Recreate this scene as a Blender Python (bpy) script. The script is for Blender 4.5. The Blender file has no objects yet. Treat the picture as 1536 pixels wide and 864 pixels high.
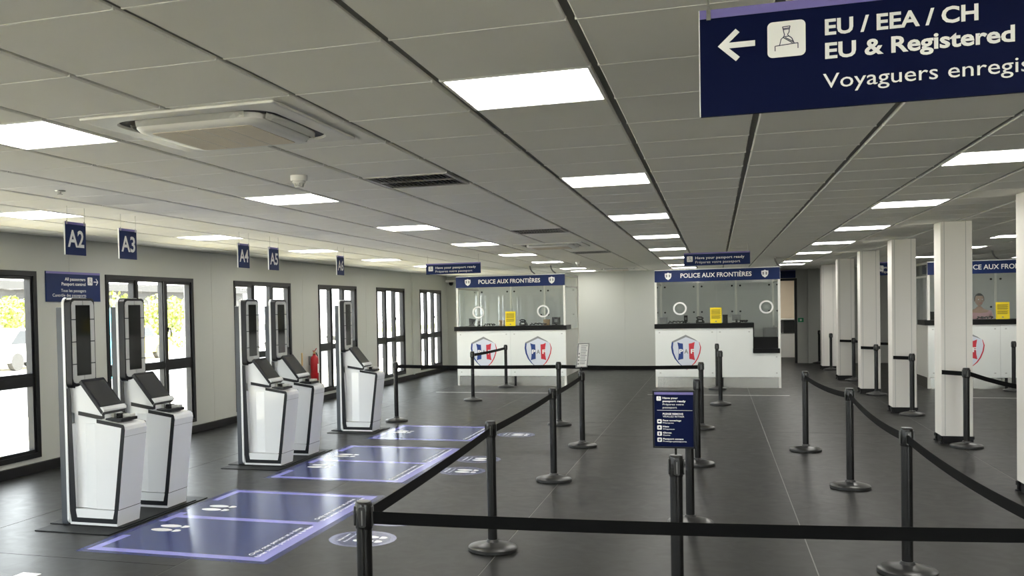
import bpy, bmesh, math, random
from mathutils import Vector, Matrix
random.seed(7)
scene = bpy.context.scene
COL = scene.collection

# ------------------------------------------------------------------ camera
W_, H_ = 1536.0, 864.0
FPX, CXP, CYP = 1445.3, 591.6, 500.9           # photo is an off-centre crop: lens shift
YAW, PITCH, ROLL = .3220, -.0249, -.0204
HC = 1.65                                       # eye height
CEIL = 2.5236                                   # ceiling height
cd = bpy.data.cameras.new('camera'); cam = bpy.data.objects.new('camera', cd); COL.objects.link(cam)
cd.sensor_fit = 'HORIZONTAL'; cd.sensor_width = 36.0
cd.lens = FPX / W_ * 36.0
cd.shift_x = (W_/2 - CXP) / W_
cd.shift_y = (CYP - H_/2) / W_
cd.clip_start = .05; cd.clip_end = 600
_cy, _sy, _cp, _sp = math.cos(YAW), math.sin(YAW), math.cos(PITCH), math.sin(PITCH)
_f = Vector((-_sy*_cp, _cy*_cp, _sp)); _r0 = Vector((_cy, _sy, 0)); _u0 = _r0.cross(_f)
_cr, _sr = math.cos(ROLL), math.sin(ROLL)
_r = _cr*_r0 + _sr*_u0; _u = -_sr*_r0 + _cr*_u0
cam.matrix_world = Matrix(((_r.x, _u.x, -_f.x, 0), (_r.y, _u.y, -_f.y, 0), (_r.z, _u.z, -_f.z, HC), (0, 0, 0, 1)))
scene.camera = cam

# ------------------------------------------------------------------ world, sun, exposure
EXPOSURE = 2.66
PANEL_EMIT = 3.2
world = bpy.data.worlds.new('World'); scene.world = world; world.use_nodes = True
wn = world.node_tree; wn.nodes.clear()
wo = wn.nodes.new('ShaderNodeOutputWorld'); wb = wn.nodes.new('ShaderNodeBackground')
wb.inputs[0].default_value = (.93, .97, 1.0, 1); wb.inputs[1].default_value = 2.0
wn.links.new(wb.outputs[0], wo.inputs[0])
sd = bpy.data.lights.new('sun', 'SUN'); sun = bpy.data.objects.new('sun', sd); COL.objects.link(sun)
sd.energy = 8.5; sd.angle = .01; sd.color = (1, .95, .85)
sun.rotation_euler = Vector((-.55, .25, -.80)).to_track_quat('-Z', 'Y').to_euler()
vs = scene.view_settings
vs.view_transform = 'Standard'; vs.look = 'None'; vs.exposure = EXPOSURE; vs.gamma = 1; vs.use_curve_mapping = False

# ------------------------------------------------------------------ materials
def S(r, g, b):
    def l(c):
        c /= 255.0
        return c/12.92 if c <= .04045 else ((c+.055)/1.055)**2.4
    return (l(r), l(g), l(b), 1)
MATS = {}
def mat(name, col, rough=.5, metal=0.0, emit=None, noise=0, nscale=8, bump=0, bscale=60, spec=.5, coat=0):
    m = bpy.data.materials.new(name); m.use_nodes = True
    nt = m.node_tree; b = nt.nodes['Principled BSDF']
    b.inputs['Base Color'].default_value = col
    b.inputs['Roughness'].default_value = rough; b.inputs['Metallic'].default_value = metal
    b.inputs['Specular IOR Level'].default_value = spec
    if coat: b.inputs['Coat Weight'].default_value = coat
    if emit:
        b.inputs['Emission Color'].default_value = emit[0]; b.inputs['Emission Strength'].default_value = emit[1]
    if noise or bump:
        tc = nt.nodes.new('ShaderNodeTexCoord')
    if noise:
        n = nt.nodes.new('ShaderNodeTexNoise'); n.inputs['Scale'].default_value = nscale; n.inputs['Detail'].default_value = 6
        nt.links.new(tc.outputs['Object'], n.inputs['Vector'])
        mx = nt.nodes.new('ShaderNodeMix'); mx.data_type = 'RGBA'
        mx.inputs[6].default_value = tuple(c*(1-noise) for c in col[:3]) + (1,)
        mx.inputs[7].default_value = tuple(min(1, c*(1+noise)) for c in col[:3]) + (1,)
        nt.links.new(n.outputs['Fac'], mx.inputs[0]); nt.links.new(mx.outputs[2], b.inputs['Base Color'])
    if bump:
        n2 = nt.nodes.new('ShaderNodeTexNoise'); n2.inputs['Scale'].default_value = bscale; n2.inputs['Detail'].default_value = 3
        nt.links.new(tc.outputs['Object'], n2.inputs['Vector'])
        bp = nt.nodes.new('ShaderNodeBump'); bp.inputs['Strength'].default_value = bump; bp.inputs['Distance'].default_value = .01
        nt.links.new(n2.outputs['Fac'], bp.inputs['Height']); nt.links.new(bp.outputs['Normal'], b.inputs['Normal'])
    MATS[name] = m
    return m
def glassmat(name, tint=(1, 1, 1, 1), ior=1.45, refl=1.0):
    m = bpy.data.materials.new(name); m.use_nodes = True
    nt = m.node_tree; nt.nodes.clear()
    o = nt.nodes.new('ShaderNodeOutputMaterial'); t = nt.nodes.new('ShaderNodeBsdfTransparent'); g = nt.nodes.new('ShaderNodeBsdfGlossy')
    fr = nt.nodes.new('ShaderNodeMath'); fr.operation = 'MULTIPLY_ADD'; mx = nt.nodes.new('ShaderNodeMixShader')
    lw = nt.nodes.new('ShaderNodeLayerWeight'); lw.inputs['Blend'].default_value = .5
    pw = nt.nodes.new('ShaderNodeMath'); pw.operation = 'POWER'; pw.inputs[1].default_value = 5
    nt.links.new(lw.outputs['Facing'], pw.inputs[0]); nt.links.new(pw.outputs[0], fr.inputs[0])
    r0 = ((ior-1)/(ior+1))**2; fr.inputs[1].default_value = 1-r0; fr.inputs[2].default_value = r0; t.inputs[0].default_value = tint; g.inputs['Roughness'].default_value = .02
    g.inputs[0].default_value = (refl, refl, refl, 1)
    nt.links.new(fr.outputs[0], mx.inputs[0]); nt.links.new(t.outputs[0], mx.inputs[1]); nt.links.new(g.outputs[0], mx.inputs[2])
    nt.links.new(mx.outputs[0], o.inputs[0]); MATS[name] = m
    return m
def filmmat(name, col, alpha, rough=.22):
    m = mat(name, col, rough)
    m.node_tree.nodes['Principled BSDF'].inputs['Alpha'].default_value = alpha
    return m
mat('wall', (.485, .495, .46, 1), .55, noise=.02, nscale=1.5)
mat('wall_joint', (.45, .45, .43, 1), .7)
mat('tile', (.93, .92, .87, 1), .85, noise=.025, nscale=3, bump=.05, bscale=260)
mat('tgrid', (.33, .33, .31, 1), .7, noise=.05)
mat('black_skirt', (.008, .008, .009, 1), .5, noise=.2, spec=.3)
mat('black_frame', (.009, .009, .010, 1), .42, noise=.15, spec=.3)
mat('column', (.77, .745, .70, 1), .45, noise=.015, nscale=2)
mat('steel', (.55, .55, .52, 1), .28, 1.0, noise=.05)
mat('mirror_steel', (.60, .59, .54, 1), .22, 1.0, noise=.04)
mat('alu', (.78, .77, .72, 1), .35, .1, noise=.02)
mat('kiosk_white', (.72, .735, .75, 1), .28, noise=.015, nscale=3, coat=.3)
mat('kiosk_black', (.008, .009, .012, 1), .4, noise=.1, spec=.3)
mat('kiosk_grey', (.045, .053, .065, 1), .4, noise=.08)
mat('kiosk_lamp', (.52, .53, .52, 1), .25, noise=.03)
mat('screen_dark', (.010, .011, .011, 1), .07, noise=.1)
mat('screen_grey', (.028, .029, .03, 1), .16, noise=.1)
mat('plate_black', (.014, .015, .016, 1), .5, noise=.2, bump=.1, spec=.1)
mat('navy', S(12, 36, 88), .5, noise=.03, spec=.25)
mat('navy_big', S(2, 13, 52), .55, noise=.03, spec=.1)
mat('purple', S(120, 112, 178), .45, noise=.03)
mat('print_white', (.88, .88, .86, 1), .5, noise=.01)
mat('print_grey', (.25, .25, .25, 1), .5, noise=.02)
mat('print_navy', S(20, 28, 70), .5, noise=.02)
mat('sign_edge', (.75, .75, .73, 1), .5, noise=.02)
mat('post_black', (.008, .008, .008, 1), .24, noise=.1, spec=.4)
mat('base_black', (.022, .022, .021, 1), .30, noise=.15, bump=.06, bscale=200)
mat('belt', (.004, .0042, .0045, 1), .8, noise=.15, nscale=40, spec=.12)
mat('diffuser', (.9, .9, .88, 1), .5, emit=((1, .98, .92, 1), PANEL_EMIT), noise=.005)
mat('frame_white', (.93, .92, .88, 1), .45, noise=.02)
mat('grille_beige', (.78, .70, .58, 1), .7, noise=.05, nscale=30)
mat('duct_dark', (.02, .02, .02, 1), .6, noise=.2)
mat('vent_grey', (.50, .50, .47, 1), .5, noise=.05)
mat('white_plastic', (.80, .79, .75, 1), .4, noise=.02)
mat('panel_white', (.88, .90, .87, 1), .10, noise=.01, coat=.5)
mat('rear_grey', (.62, .635, .625, 1), .22, noise=.04, nscale=1.5)
mat('counter_black', (.006, .006, .006, 1), .35, noise=.1, spec=.15)
mat('flag_blue', S(24, 58, 130), .4, noise=.02)
mat('flag_red', S(205, 40, 58), .4, noise=.02)
mat('logo_grey', S(140, 142, 144), .35, noise=.03)
mat('logo_face', S(222, 226, 236), .2, noise=.01)
mat('yellow', S(240, 214, 20), .5, noise=.02)
mat('yellow_text', S(150, 128, 10), .5, noise=.02)
mat('red_paint', S(175, 18, 30), .3, noise=.05)
mat('device_black', (.008, .008, .009, 1), .45, noise=.15, spec=.25)
mat('device_grey', (.20, .20, .20, 1), .45, noise=.06)
mat('device_light', (.55, .55, .53, 1), .45, noise=.03)
mat('cardboard', (.42, .28, .15, 1), .8, noise=.1)
mat('beige_wall', (.75, .64, .50, 1), .7, noise=.03)
mat('green_sign', S(0, 140, 90), .4, noise=.03)
mat('brass', (.65, .48, .22, 1), .3, .9, noise=.05)
mat('skin', (.45, .27, .19, 1), .55, noise=.05)
mat('hair', (.02, .014, .01, 1), .6, noise=.3)
mat('pink_shirt', (.55, .30, .32, 1), .8, noise=.08, nscale=20)
mat('trousers', (.03, .03, .045, 1), .8, noise=.1)
mat('asphalt', (.06, .06, .062, 1), .85, noise=.1, nscale=.6)
mat('concrete', (.52, .485, .41, 1), .9, noise=.08, nscale=.4)
mat('grass', (.16, .19, .04, 1), .9, noise=.25, nscale=1.2)
mat('leaf', (.17, .20, .035, 1), .7, noise=.3, nscale=1.5)
mat('bark', (.15, .11, .07, 1), .9, noise=.2)
mat('shed', (.016, .016, .016, 1), .7, noise=.1)
mat('car_yellow', (.75, .60, .05, 1), .3, noise=.03)
mat('car_white', (.75, .75, .75, 1), .3, noise=.02)
mat('car_cyan', (.05, .45, .62, 1), .4, noise=.05)
mat('tyre', (.02, .02, .02, 1), .8, noise=.1)
glassmat('glass', (.97, .985, .98, 1))
glassmat('booth_glass', (.95, .965, .96, 1), 1.5)
filmmat('film_blue', S(56, 70, 128), .72)
filmmat('film_margin', S(56, 70, 150), .36)
filmmat('film_stripe', S(150, 150, 222), .86)
filmmat('film_disc', S(130, 135, 180), .55)
filmmat('film_discin', S(75, 85, 135), .60)
# floor: dark slate-look vinyl with mottling and fine streaks
fm = mat('vinyl', (.10, .10, .095, 1), .3)
nt = fm.node_tree; b = nt.nodes['Principled BSDF']; tc = nt.nodes.new('ShaderNodeTexCoord')
mp = nt.nodes.new('ShaderNodeMapping'); mp.inputs['Scale'].default_value = (1, 1.0, 1); nt.links.new(tc.outputs['Object'], mp.inputs[0])
n1 = nt.nodes.new('ShaderNodeTexNoise'); n1.inputs['Scale'].default_value = 1.6; n1.inputs['Detail'].default_value = 8; n1.inputs['Distortion'].default_value = .8
n2 = nt.nodes.new('ShaderNodeTexNoise'); n2.inputs['Scale'].default_value = 5; n2.inputs['Detail'].default_value = 10; n2.inputs['Distortion'].default_value = 1.6
nt.links.new(mp.outputs[0], n1.inputs['Vector']); nt.links.new(mp.outputs[0], n2.inputs['Vector'])
cr = nt.nodes.new('ShaderNodeValToRGB'); cr.color_ramp.elements[0].position = .25; cr.color_ramp.elements[1].position = .75
cr.color_ramp.elements[0].color = (.012, .0125, .012, 1); cr.color_ramp.elements[1].color = (.023, .0225, .021, 1)
mx = nt.nodes.new('ShaderNodeMix'); mx.data_type = 'FLOAT'; mx.inputs[0].default_value = .5
nt.links.new(n1.outputs['Fac'], mx.inputs[2]); nt.links.new(n2.outputs['Fac'], mx.inputs[3]); nt.links.new(mx.outputs[0], cr.inputs[0])
nt.links.new(cr.outputs[0], b.inputs['Base Color'])
rr = nt.nodes.new('ShaderNodeMapRange'); rr.inputs[3].default_value = .32; rr.inputs[4].default_value = .46
nt.links.new(n2.outputs['Fac'], rr.inputs[0]); nt.links.new(rr.outputs[0], b.inputs['Roughness'])
bp = nt.nodes.new('ShaderNodeBump'); bp.inputs['Strength'].default_value = .10; bp.inputs['Distance'].default_value = .006; b.inputs['Specular IOR Level'].default_value = .14
nt.links.new(n2.outputs['Fac'], bp.inputs['Height']); nt.links.new(bp.outputs['Normal'], b.inputs['Normal'])
mat('weld', (.20, .20, .19, 1), .5, noise=.05)

# ------------------------------------------------------------------ mesh helpers
WL = {}
def BM(): return bmesh.new()
def box(bm, x0, x1, y0, y1, z0, z1, bev=0, seg=2):
    vs_ = [bm.verts.new((x, y, z)) for x in (x0, x1) for y in (y0, y1) for z in (z0, z1)]
    fs = [bm.faces.new([vs_[i] for i in q]) for q in ((0, 1, 3, 2), (4, 6, 7, 5), (0, 4, 5, 1), (2, 3, 7, 6), (0, 2, 6, 4), (1, 5, 7, 3))]
    if bev:
        es = set(e for f in fs for e in f.edges)
        bmesh.ops.bevel(bm, geom=list(es), offset=bev, segments=seg, affect='EDGES', profile=.5)
    return bm
def BX(*a, **k): return box(BM(), *a, **k)
class Pl:                                     # a plane frame: origin, right, up
    def __init__(s, O, R, U): s.O, s.R, s.U = Vector(O), Vector(R).normalized(), Vector(U).normalized(); s.N = s.R.cross(s.U)
    def p(s, a, b_, c=0): return s.O + a*s.R + b_*s.U + c*s.N
    def poly(s, bm, pts, c0=0, c1=.001):
        A = [bm.verts.new(s.p(a, b_, c0)) for a, b_ in pts]; B = [bm.verts.new(s.p(a, b_, c1)) for a, b_ in pts]
        n = len(pts)
        bm.faces.new(B); bm.faces.new(A[::-1])
        for i in range(n):
            j = (i+1) % n; bm.faces.new((A[i], A[j], B[j], B[i]))
        return bm
    def rect(s, bm, a0, a1, b0, b1, c0=0, c1=.001): return s.poly(bm, [(a0, b0), (a1, b0), (a1, b1), (a0, b1)], c0, c1)
    def rrect(s, bm, a0, a1, b0, b1, r, c0=0, c1=.001, n=5):
        return s.poly(bm, rpts(a0, a1, b0, b1, r, n), c0, c1)
    def ell(s, bm, a, b_, ra, rb, c0=0, c1=.001, n=28, t0=0, t1=2*math.pi):
        return s.poly(bm, [(a+ra*math.cos(t0+(t1-t0)*i/n), b_+rb*math.sin(t0+(t1-t0)*i/n)) for i in range(n)], c0, c1)
    def ring(s, bm, a, b_, r0, r1, c0=0, c1=.001, n=32, sx=1, sy=1):
        for i in range(n):
            t, u = 2*math.pi*i/n, 2*math.pi*(i+1)/n
            s.poly(bm, [(a+r0*sx*math.cos(t), b_+r0*sy*math.sin(t)), (a+r1*sx*math.cos(t), b_+r1*sy*math.sin(t)), (a+r1*sx*math.cos(u), b_+r1*sy*math.sin(u)), (a+r0*sx*math.cos(u), b_+r0*sy*math.sin(u))], c0, c1)
        return bm
    def line(s, bm, a0, b0, a1, b1, w, c0=0, c1=.001):
        d = Vector((a1-a0, b1-b0)); d.normalize(); n = Vector((-d.y, d.x))*w/2
        return s.poly(bm, [(a0-n.x, b0-n.y), (a1-n.x, b1-n.y), (a1+n.x, b1+n.y), (a0+n.x, b0+n.y)], c0, c1)
    def frame(s, bm, a0, a1, b0, b1, w, c0, c1):
        s.rect(bm, a0, a0+w, b0, b1, c0, c1); s.rect(bm, a1-w, a1, b0, b1, c0, c1)
        s.rect(bm, a0+w, a1-w, b0, b0+w, c0, c1); s.rect(bm, a0+w, a1-w, b1-w, b1, c0, c1)
        return bm
def rpts(a0, a1, b0, b1, r, n=5):
    out = []
    for (cx, cy, t) in ((a1-r, b0+r, -90), (a1-r, b1-r, 0), (a0+r, b1-r, 90), (a0+r, b0+r, 180)):
        for i in range(n+1):
            q = math.radians(t+90*i/n); out.append((cx+r*math.cos(q), cy+r*math.sin(q)))
    return out
def lathe(bm, cx, cy, prof, n=24):
    rings = []
    for r, z in prof:
        rings.append([bm.verts.new((cx+r*math.cos(2*math.pi*i/n), cy+r*math.sin(2*math.pi*i/n), z)) for i in range(n)])
    for A, B in zip(rings, rings[1:]):
        for i in range(n):
            j = (i+1) % n; bm.faces.new((A[i], A[j], B[j], B[i]))
    bm.faces.new(rings[0][::-1]); bm.faces.new(rings[-1])
    return bm
def tube(bm, pts, r, n=8):
    pts = [Vector(p) for p in pts]; prev = None; rings = []
    for i, p in enumerate(pts):
        t = (pts[min(i+1, len(pts)-1)] - pts[max(i-1, 0)]).normalized()
        a = prev if prev is not None else (Vector((0, 0, 1)) if abs(t.z) < .9 else Vector((1, 0, 0)))
        u = (a - t*a.dot(t)).normalized(); v = t.cross(u); prev = u
        rr_ = r[i] if isinstance(r, (list, tuple)) else r
        rings.append([bm.verts.new(p + rr_*(math.cos(2*math.pi*k/n)*u + math.sin(2*math.pi*k/n)*v)) for k in range(n)])
    for A, B in zip(rings, rings[1:]):
        for i in range(n):
            j = (i+1) % n; bm.faces.new((A[i], A[j], B[j], B[i]))
    bm.faces.new(rings[0][::-1]); bm.faces.new(rings[-1])
    return bm
def ribbon(bm, pts, hgt, th):                 # an upright belt along a path of centre points
    pts = [Vector(p) for p in pts]; rows = []
    for i, p in enumerate(pts):
        t = (pts[min(i+1, len(pts)-1)] - pts[max(i-1, 0)]); t.z = 0; t.normalize(); n = Vector((-t.y, t.x, 0))*th/2
        z = Vector((0, 0, hgt/2)); rows.append([bm.verts.new(q) for q in (p-n-z, p+n-z, p+n+z, p-n+z)])
    for A, B in zip(rows, rows[1:]):
        for i in range(4):
            j = (i+1) % 4; bm.faces.new((A[i], B[i], B[j], A[j]))
    bm.faces.new(rows[0]); bm.faces.new(rows[-1][::-1])
    return bm
def prism_xz(bm, pts, y0, y1):                # side profile in X,Z pushed along Y
    return Pl((0, 0, 0), (1, 0, 0), (0, 0, 1)).poly(bm, pts, -y1, -y0)
def obj(name, bm, m, parent=None, smooth=False, normals=True):
    me = bpy.data.meshes.new(name)
    if normals: bmesh.ops.recalc_face_normals(bm, faces=bm.faces)
    if parent is not None:
        o_ = WL.get(parent.name)
        if o_ is not None: bmesh.ops.translate(bm, verts=bm.verts, vec=-o_)
    bm.to_mesh(me); bm.free()
    if smooth:
        for p in me.polygons: p.use_smooth = True
        try: me.set_sharp_from_angle(angle=math.radians(40))
        except Exception: pass
    me.materials.append(MATS[m])
    o = bpy.data.objects.new(name, me); COL.objects.link(o)
    if parent is not None:
        o.parent = parent
        if parent.name in WL: WL[o.name] = WL[parent.name].copy()
    return o
def tag(o, label=None, cat=None, group=None, kind=None):
    if label: o['label'] = label
    if cat: o['category'] = cat
    if group: o['group'] = group
    if kind: o['kind'] = kind
    return o
def thing(name, loc, label=None, cat=None, group=None, kind=None, parent=None):
    o = bpy.data.objects.new(name, None); COL.objects.link(o); o.location = loc; o.empty_display_size = .1
    WL[o.name] = Vector(loc)
    return tag(o, label, cat, group, kind)
def struct(name, bm, m, parent=None):
    o = obj(name, bm, m, parent)
    if parent is None: o['kind'] = 'structure'
    return o
def copy_tree(src, loc):
    d = Vector(loc) - WL[src.name]
    def cp(o, par):
        c = o.copy(); COL.objects.link(c); c.parent = par
        for ch in list(o.children): cp(ch, c)
        return c
    c = cp(src, None); c.location = loc
    def reg(o):
        WL[o.name] = Vector(loc)
        for ch in o.children: reg(ch)
    reg(c)
    return c
_tc = {}
def textmesh(body, bold=0, spacing=1.0):
    key = (body, bold, spacing)
    if key in _tc: return _tc[key]
    cu = bpy.data.curves.new('t', 'FONT'); cu.body = body; cu.size = 1; cu.offset = bold; cu.resolution_u = 3; cu.space_character = spacing
    o = bpy.data.objects.new('t', cu); COL.objects.link(o)
    dg = bpy.context.evaluated_depsgraph_get()
    me = bpy.data.meshes.new_from_object(o.evaluated_get(dg))
    vv = [v.co.copy() for v in me.vertices]; ff = [tuple(p.vertices) for p in me.polygons]
    bpy.data.objects.remove(o); bpy.data.curves.remove(cu); bpy.data.meshes.remove(me)
    _tc[key] = (vv, ff)
    return vv, ff
CAPH = {}
def capheight(bold):
    if bold not in CAPH:
        v, _ = textmesh('E', bold); CAPH[bold] = (min(p.y for p in v), max(p.y for p in v))
    return CAPH[bold]
def text(pl, body, a0, a1, b0, b1, bold=0, c=.0015, th=0, right=False, name='lettering', m='print_white', parent=None, spacing=1.0):
    """body spans a0..a1 wide, cap height b0..b1 on the plane"""
    vv, ff = textmesh(body, bold, spacing); x0 = min(v.x for v in vv); x1 = max(v.x for v in vv); y0, y1 = capheight(bold)
    bm = BM(); vs_ = [bm.verts.new(pl.p(a0 + (v.x-x0)/(x1-x0)*(a1-a0), b0 + (v.y-y0)/(y1-y0)*(b1-b0), c)) for v in vv]
    for f in ff:
        try: bm.faces.new([vs_[i] for i in f])
        except ValueError: pass
    bmesh.ops.recalc_face_normals(bm, faces=bm.faces)
    if bm.faces and bm.faces[0].normal.dot(pl.N) < 0: bmesh.ops.reverse_faces(bm, faces=bm.faces)
    return obj(name, bm, m, parent, normals=False)

# ------------------------------------------------------------------ room shell
XL, XR, YN, YB, YB2 = -6.88, 8.95, -5.0, 25.17, 28.0
# floor with sheets of vinyl and pale weld lines
bm = BM(); box(bm, XL-.1, XR+.1, YN-.1, YB2+6, -.12, -.002); floor = struct('floor', bm, 'weld')
ed = [XL, -5.35, -3.38, -1.408, .572, 2.55, 4.53, 6.5, XR]
for i, (a, b_) in enumerate(zip(ed, ed[1:])):
    cuts = [YN, 4.6 + .9*(i % 2), 12.39 + .7*(i % 3), 20.3 - .6*(i % 2), YB2+6]
    for c0, c1 in zip(cuts, cuts[1:]):
        obj('vinyl_sheet', BX(a+.004, b_-.004, c0+.003, c1-.003, -.002, 0), 'vinyl', floor)

# left wall with window openings
GAP = 3.22
WIN = [(7.56 + GAP*i - 1.0 + .003*i, 7.56 + GAP*i + 1.0) for i in range(-4, 6)]
WIN[4] = (6.56, 8.56); WIN[5] = (9.79, 11.815); WIN[6] = (13.01, 15.05); WIN[7] = (16.27, 18.235); WIN[8] = (19.445, 21.397); WIN[9] = (22.63, 24.555)
WIN = [w for w in WIN if w[0] > YN+.2]
ZW0, ZW1 = .155, 2.14
JOINT = [9.126 + GAP*i for i in range(-5, 5)] + [YB]
JOINT = [YN] + [j for j in JOINT if j > YN]
def wallwin(bm, x0, x1, y0, y1, wins):
    ys = y0
    for a, b_ in wins:
        box(bm, x0, x1, ys, a, 0, CEIL+.06); box(bm, x0, x1, a, b_, 0, ZW0); box(bm, x0, x1, a, b_, ZW1, CEIL+.06); ys = b_
    box(bm, x0, x1, ys, y1, 0, CEIL+.06)
    return bm
wall_left = struct('wall_left', wallwin(BM(), XL-.14, XL-.012, YN-.1, YB+.1, WIN), 'wall_joint')
for a, b_ in zip(JOINT, JOINT[1:]):
    ws = [w for w in WIN if a < (w[0]+w[1])/2 < b_]
    obj('wall_panel', wallwin(BM(), XL-.012, XL, a+.0025, b_-.0025, ws), 'wall', wall_left)
wall_back = struct('wall_back', BX(XL, 1.5, YB+.012, YB+.12, 0, CEIL+.06), 'wall_joint')
jx = [XL, -5.41, -2.19, 1.03, 1.5]
for a, b_ in zip(jx, jx[1:]):
    obj('wall_panel', BX(a+.0025, b_-.0025, YB, YB+.012, 0, CEIL+.06), 'wall', wall_back)
# recess behind: return wall, door wall, right far wall
struct('wall_recess', BX(1.40, 1.5, YB+.12, YB2+.1, 0, CEIL+.06), 'wall')
DX0, DX1, DZ = 1.52, 2.02, 2.22
bm = BM(); box(bm, DX1+.06, XR+.1, YB2, YB2+.1, 0, CEIL+.06); box(bm, 1.5, DX1+.06, YB2, YB2+.1, DZ+.06, CEIL+.06)
struct('wall_far', bm, 'wall')
struct('wall_right', BX(XR, XR+.1, YN-.1, YB2+.1, 0, CEIL+.06), 'wall')
RWIN = [(-6.3, -3.1), (3.3, 8.3)]
bm = BM(); xs_ = XL
for a_, b_ in RWIN:
    box(bm, xs_, a_, YN-.1, YN, 0, CEIL+.06); box(bm, a_, b_, YN-.1, YN, 2.3, CEIL+.06); xs_ = b_
box(bm, xs_, XR, YN-.1, YN, 0, CEIL+.06); struct('wall_rear', bm, 'wall')
# skirtings
struct('baseboard_left', BX(XL, XL+.035, YN, YB, 0, .105, bev=.006), 'black_skirt')
struct('baseboard_back', BX(XL+.035, 1.5, YB-.03, YB, 0, .105, bev=.006), 'black_skirt')
struct('baseboard_far', BX(DX1+.06, XR, YB2-.03, YB2, 0, .11), 'vent_grey')
struct('trim_1', BX(XL, XL+.05, 21.93, 21.995, .10, CEIL, bev=.004), 'wall')
struct('trim_2', BX(2.345, 2.41, YB2-.12, YB2, 0, CEIL), 'wall')

# windows
def window(idx, y0, y1):
    w = thing('window_%d' % idx, (XL-.05, (y0+y1)/2, ZW0), kind='structure')
    pl = Pl((XL-.10, 0, 0), (0, 1, 0), (0, 0, 1))          # normal +X
    fw = .052; mw = (y1-y0-2*fw)
    obj('window_frame', pl.frame(BM(), y0, y1, ZW0, ZW1, fw, 0, .115), 'black_frame', w)
    e = [y0+fw, y0+fw+mw*.315, y0+fw+mw*.655, y1-fw]
    zt = .985; ZR = [(ZW0+fw, zt-.035), (zt+.035, ZW1-fw)]
    for q in e[1:-1]:
        obj('mullion', pl.rect(BM(), q-.028, q+.028, ZW0+fw, ZW1-fw, .01, .105), 'black_frame', w)
    for i in range(3):
        obj('transom', pl.rect(BM(), e[i]+(.028 if i else 0), e[i+1]-(.028 if i < 2 else 0), zt-.035, zt+.035, .01, .10), 'black_frame', w)
        for k, (z0, z1) in enumerate(ZR):
            a0 = e[i]+(.028 if i else 0); a1 = e[i+1]-(.028 if i < 2 else 0)
            s_ = .014 if i == 1 else .036
            sash = obj('sash', pl.frame(BM(), a0, a1, z0, z1, s_, .02, .085 if i == 1 else .095), 'black_frame', w)
            obj('pane', pl.rect(BM(), a0+s_, a1-s_, z0+s_, z1-s_, .048, .054), 'glass', sash)
            if k == 1 and i == 2:
                h_ = BM(); pl.rect(h_, a0+.012, a0+.038, 1.42, 1.48, .095, .11); tube(h_, [pl.p(a0+.025, 1.47, .11), pl.p(a0+.025, 1.47, .14), pl.p(a0+.035, 1.36, .145)], .009, 6)
                obj('handle', h_, 'black_frame', sash)
    return w
for i, (a, b_) in enumerate(WIN): window(i+1, a, b_)

# unseen rear glazing, added to bring in daylight from behind the camera
for k0, (a_, b_) in enumerate(RWIN):
    rw = thing('window_%d' % (len(WIN)+1+k0), ((a_+b_)/2, YN-.05, 0), kind='structure')
    pl = Pl((0, YN-.06, 0), (-1, 0, 0), (0, 0, 1)); nn = int(round((b_-a_)/1.25)); st_ = (b_-a_)/nn
    obj('window_frame', pl.frame(BM(), -b_, -a_, 0, 2.3, .07, -.03, .03), 'black_frame', rw)
    for k in range(1, nn): obj('mullion', pl.rect(BM(), -b_+st_*k-.03, -b_+st_*k+.03, .07, 2.23, -.03, .03), 'black_frame', rw)
    for k in range(nn): obj('pane', pl.rect(BM(), -b_+st_*k+(.03 if k else .07), -b_+st_*(k+1)-(.03 if k < nn-1 else .07), .07, 2.23, -.004, .004), 'glass', rw)

# door in the recess
d1 = thing('door_1', (1.77, YB2, 0), kind='structure')
pl = Pl((0, YB2, 0), (1, 0, 0), (0, 0, 1))
bm = BM(); pl.rect(bm, DX1, DX1+.06, 0, DZ+.06, -.1, .03); pl.rect(bm, 1.5, DX1, DZ, DZ+.06, -.1, .03); obj('door_frame', bm, 'black_frame', d1)
bm = BM(); box(bm, 1.5, 4.0, 31.5, 31.6, 0, 2.6); box(bm, 4.0, 4.1, YB2+.1, 31.6, 0, 2.6); box(bm, -.5, 1.5, 31.5, 31.6, 0, 2.6); box(bm, -.6, -.5, YB2+.1, 31.6, 0, 2.6)
struct('wall_office', bm, 'beige_wall')
struct('trim_3', BX(-.5, 4.0, YB2+.1, 31.5, 2.52, 2.6), 'tile')

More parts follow.
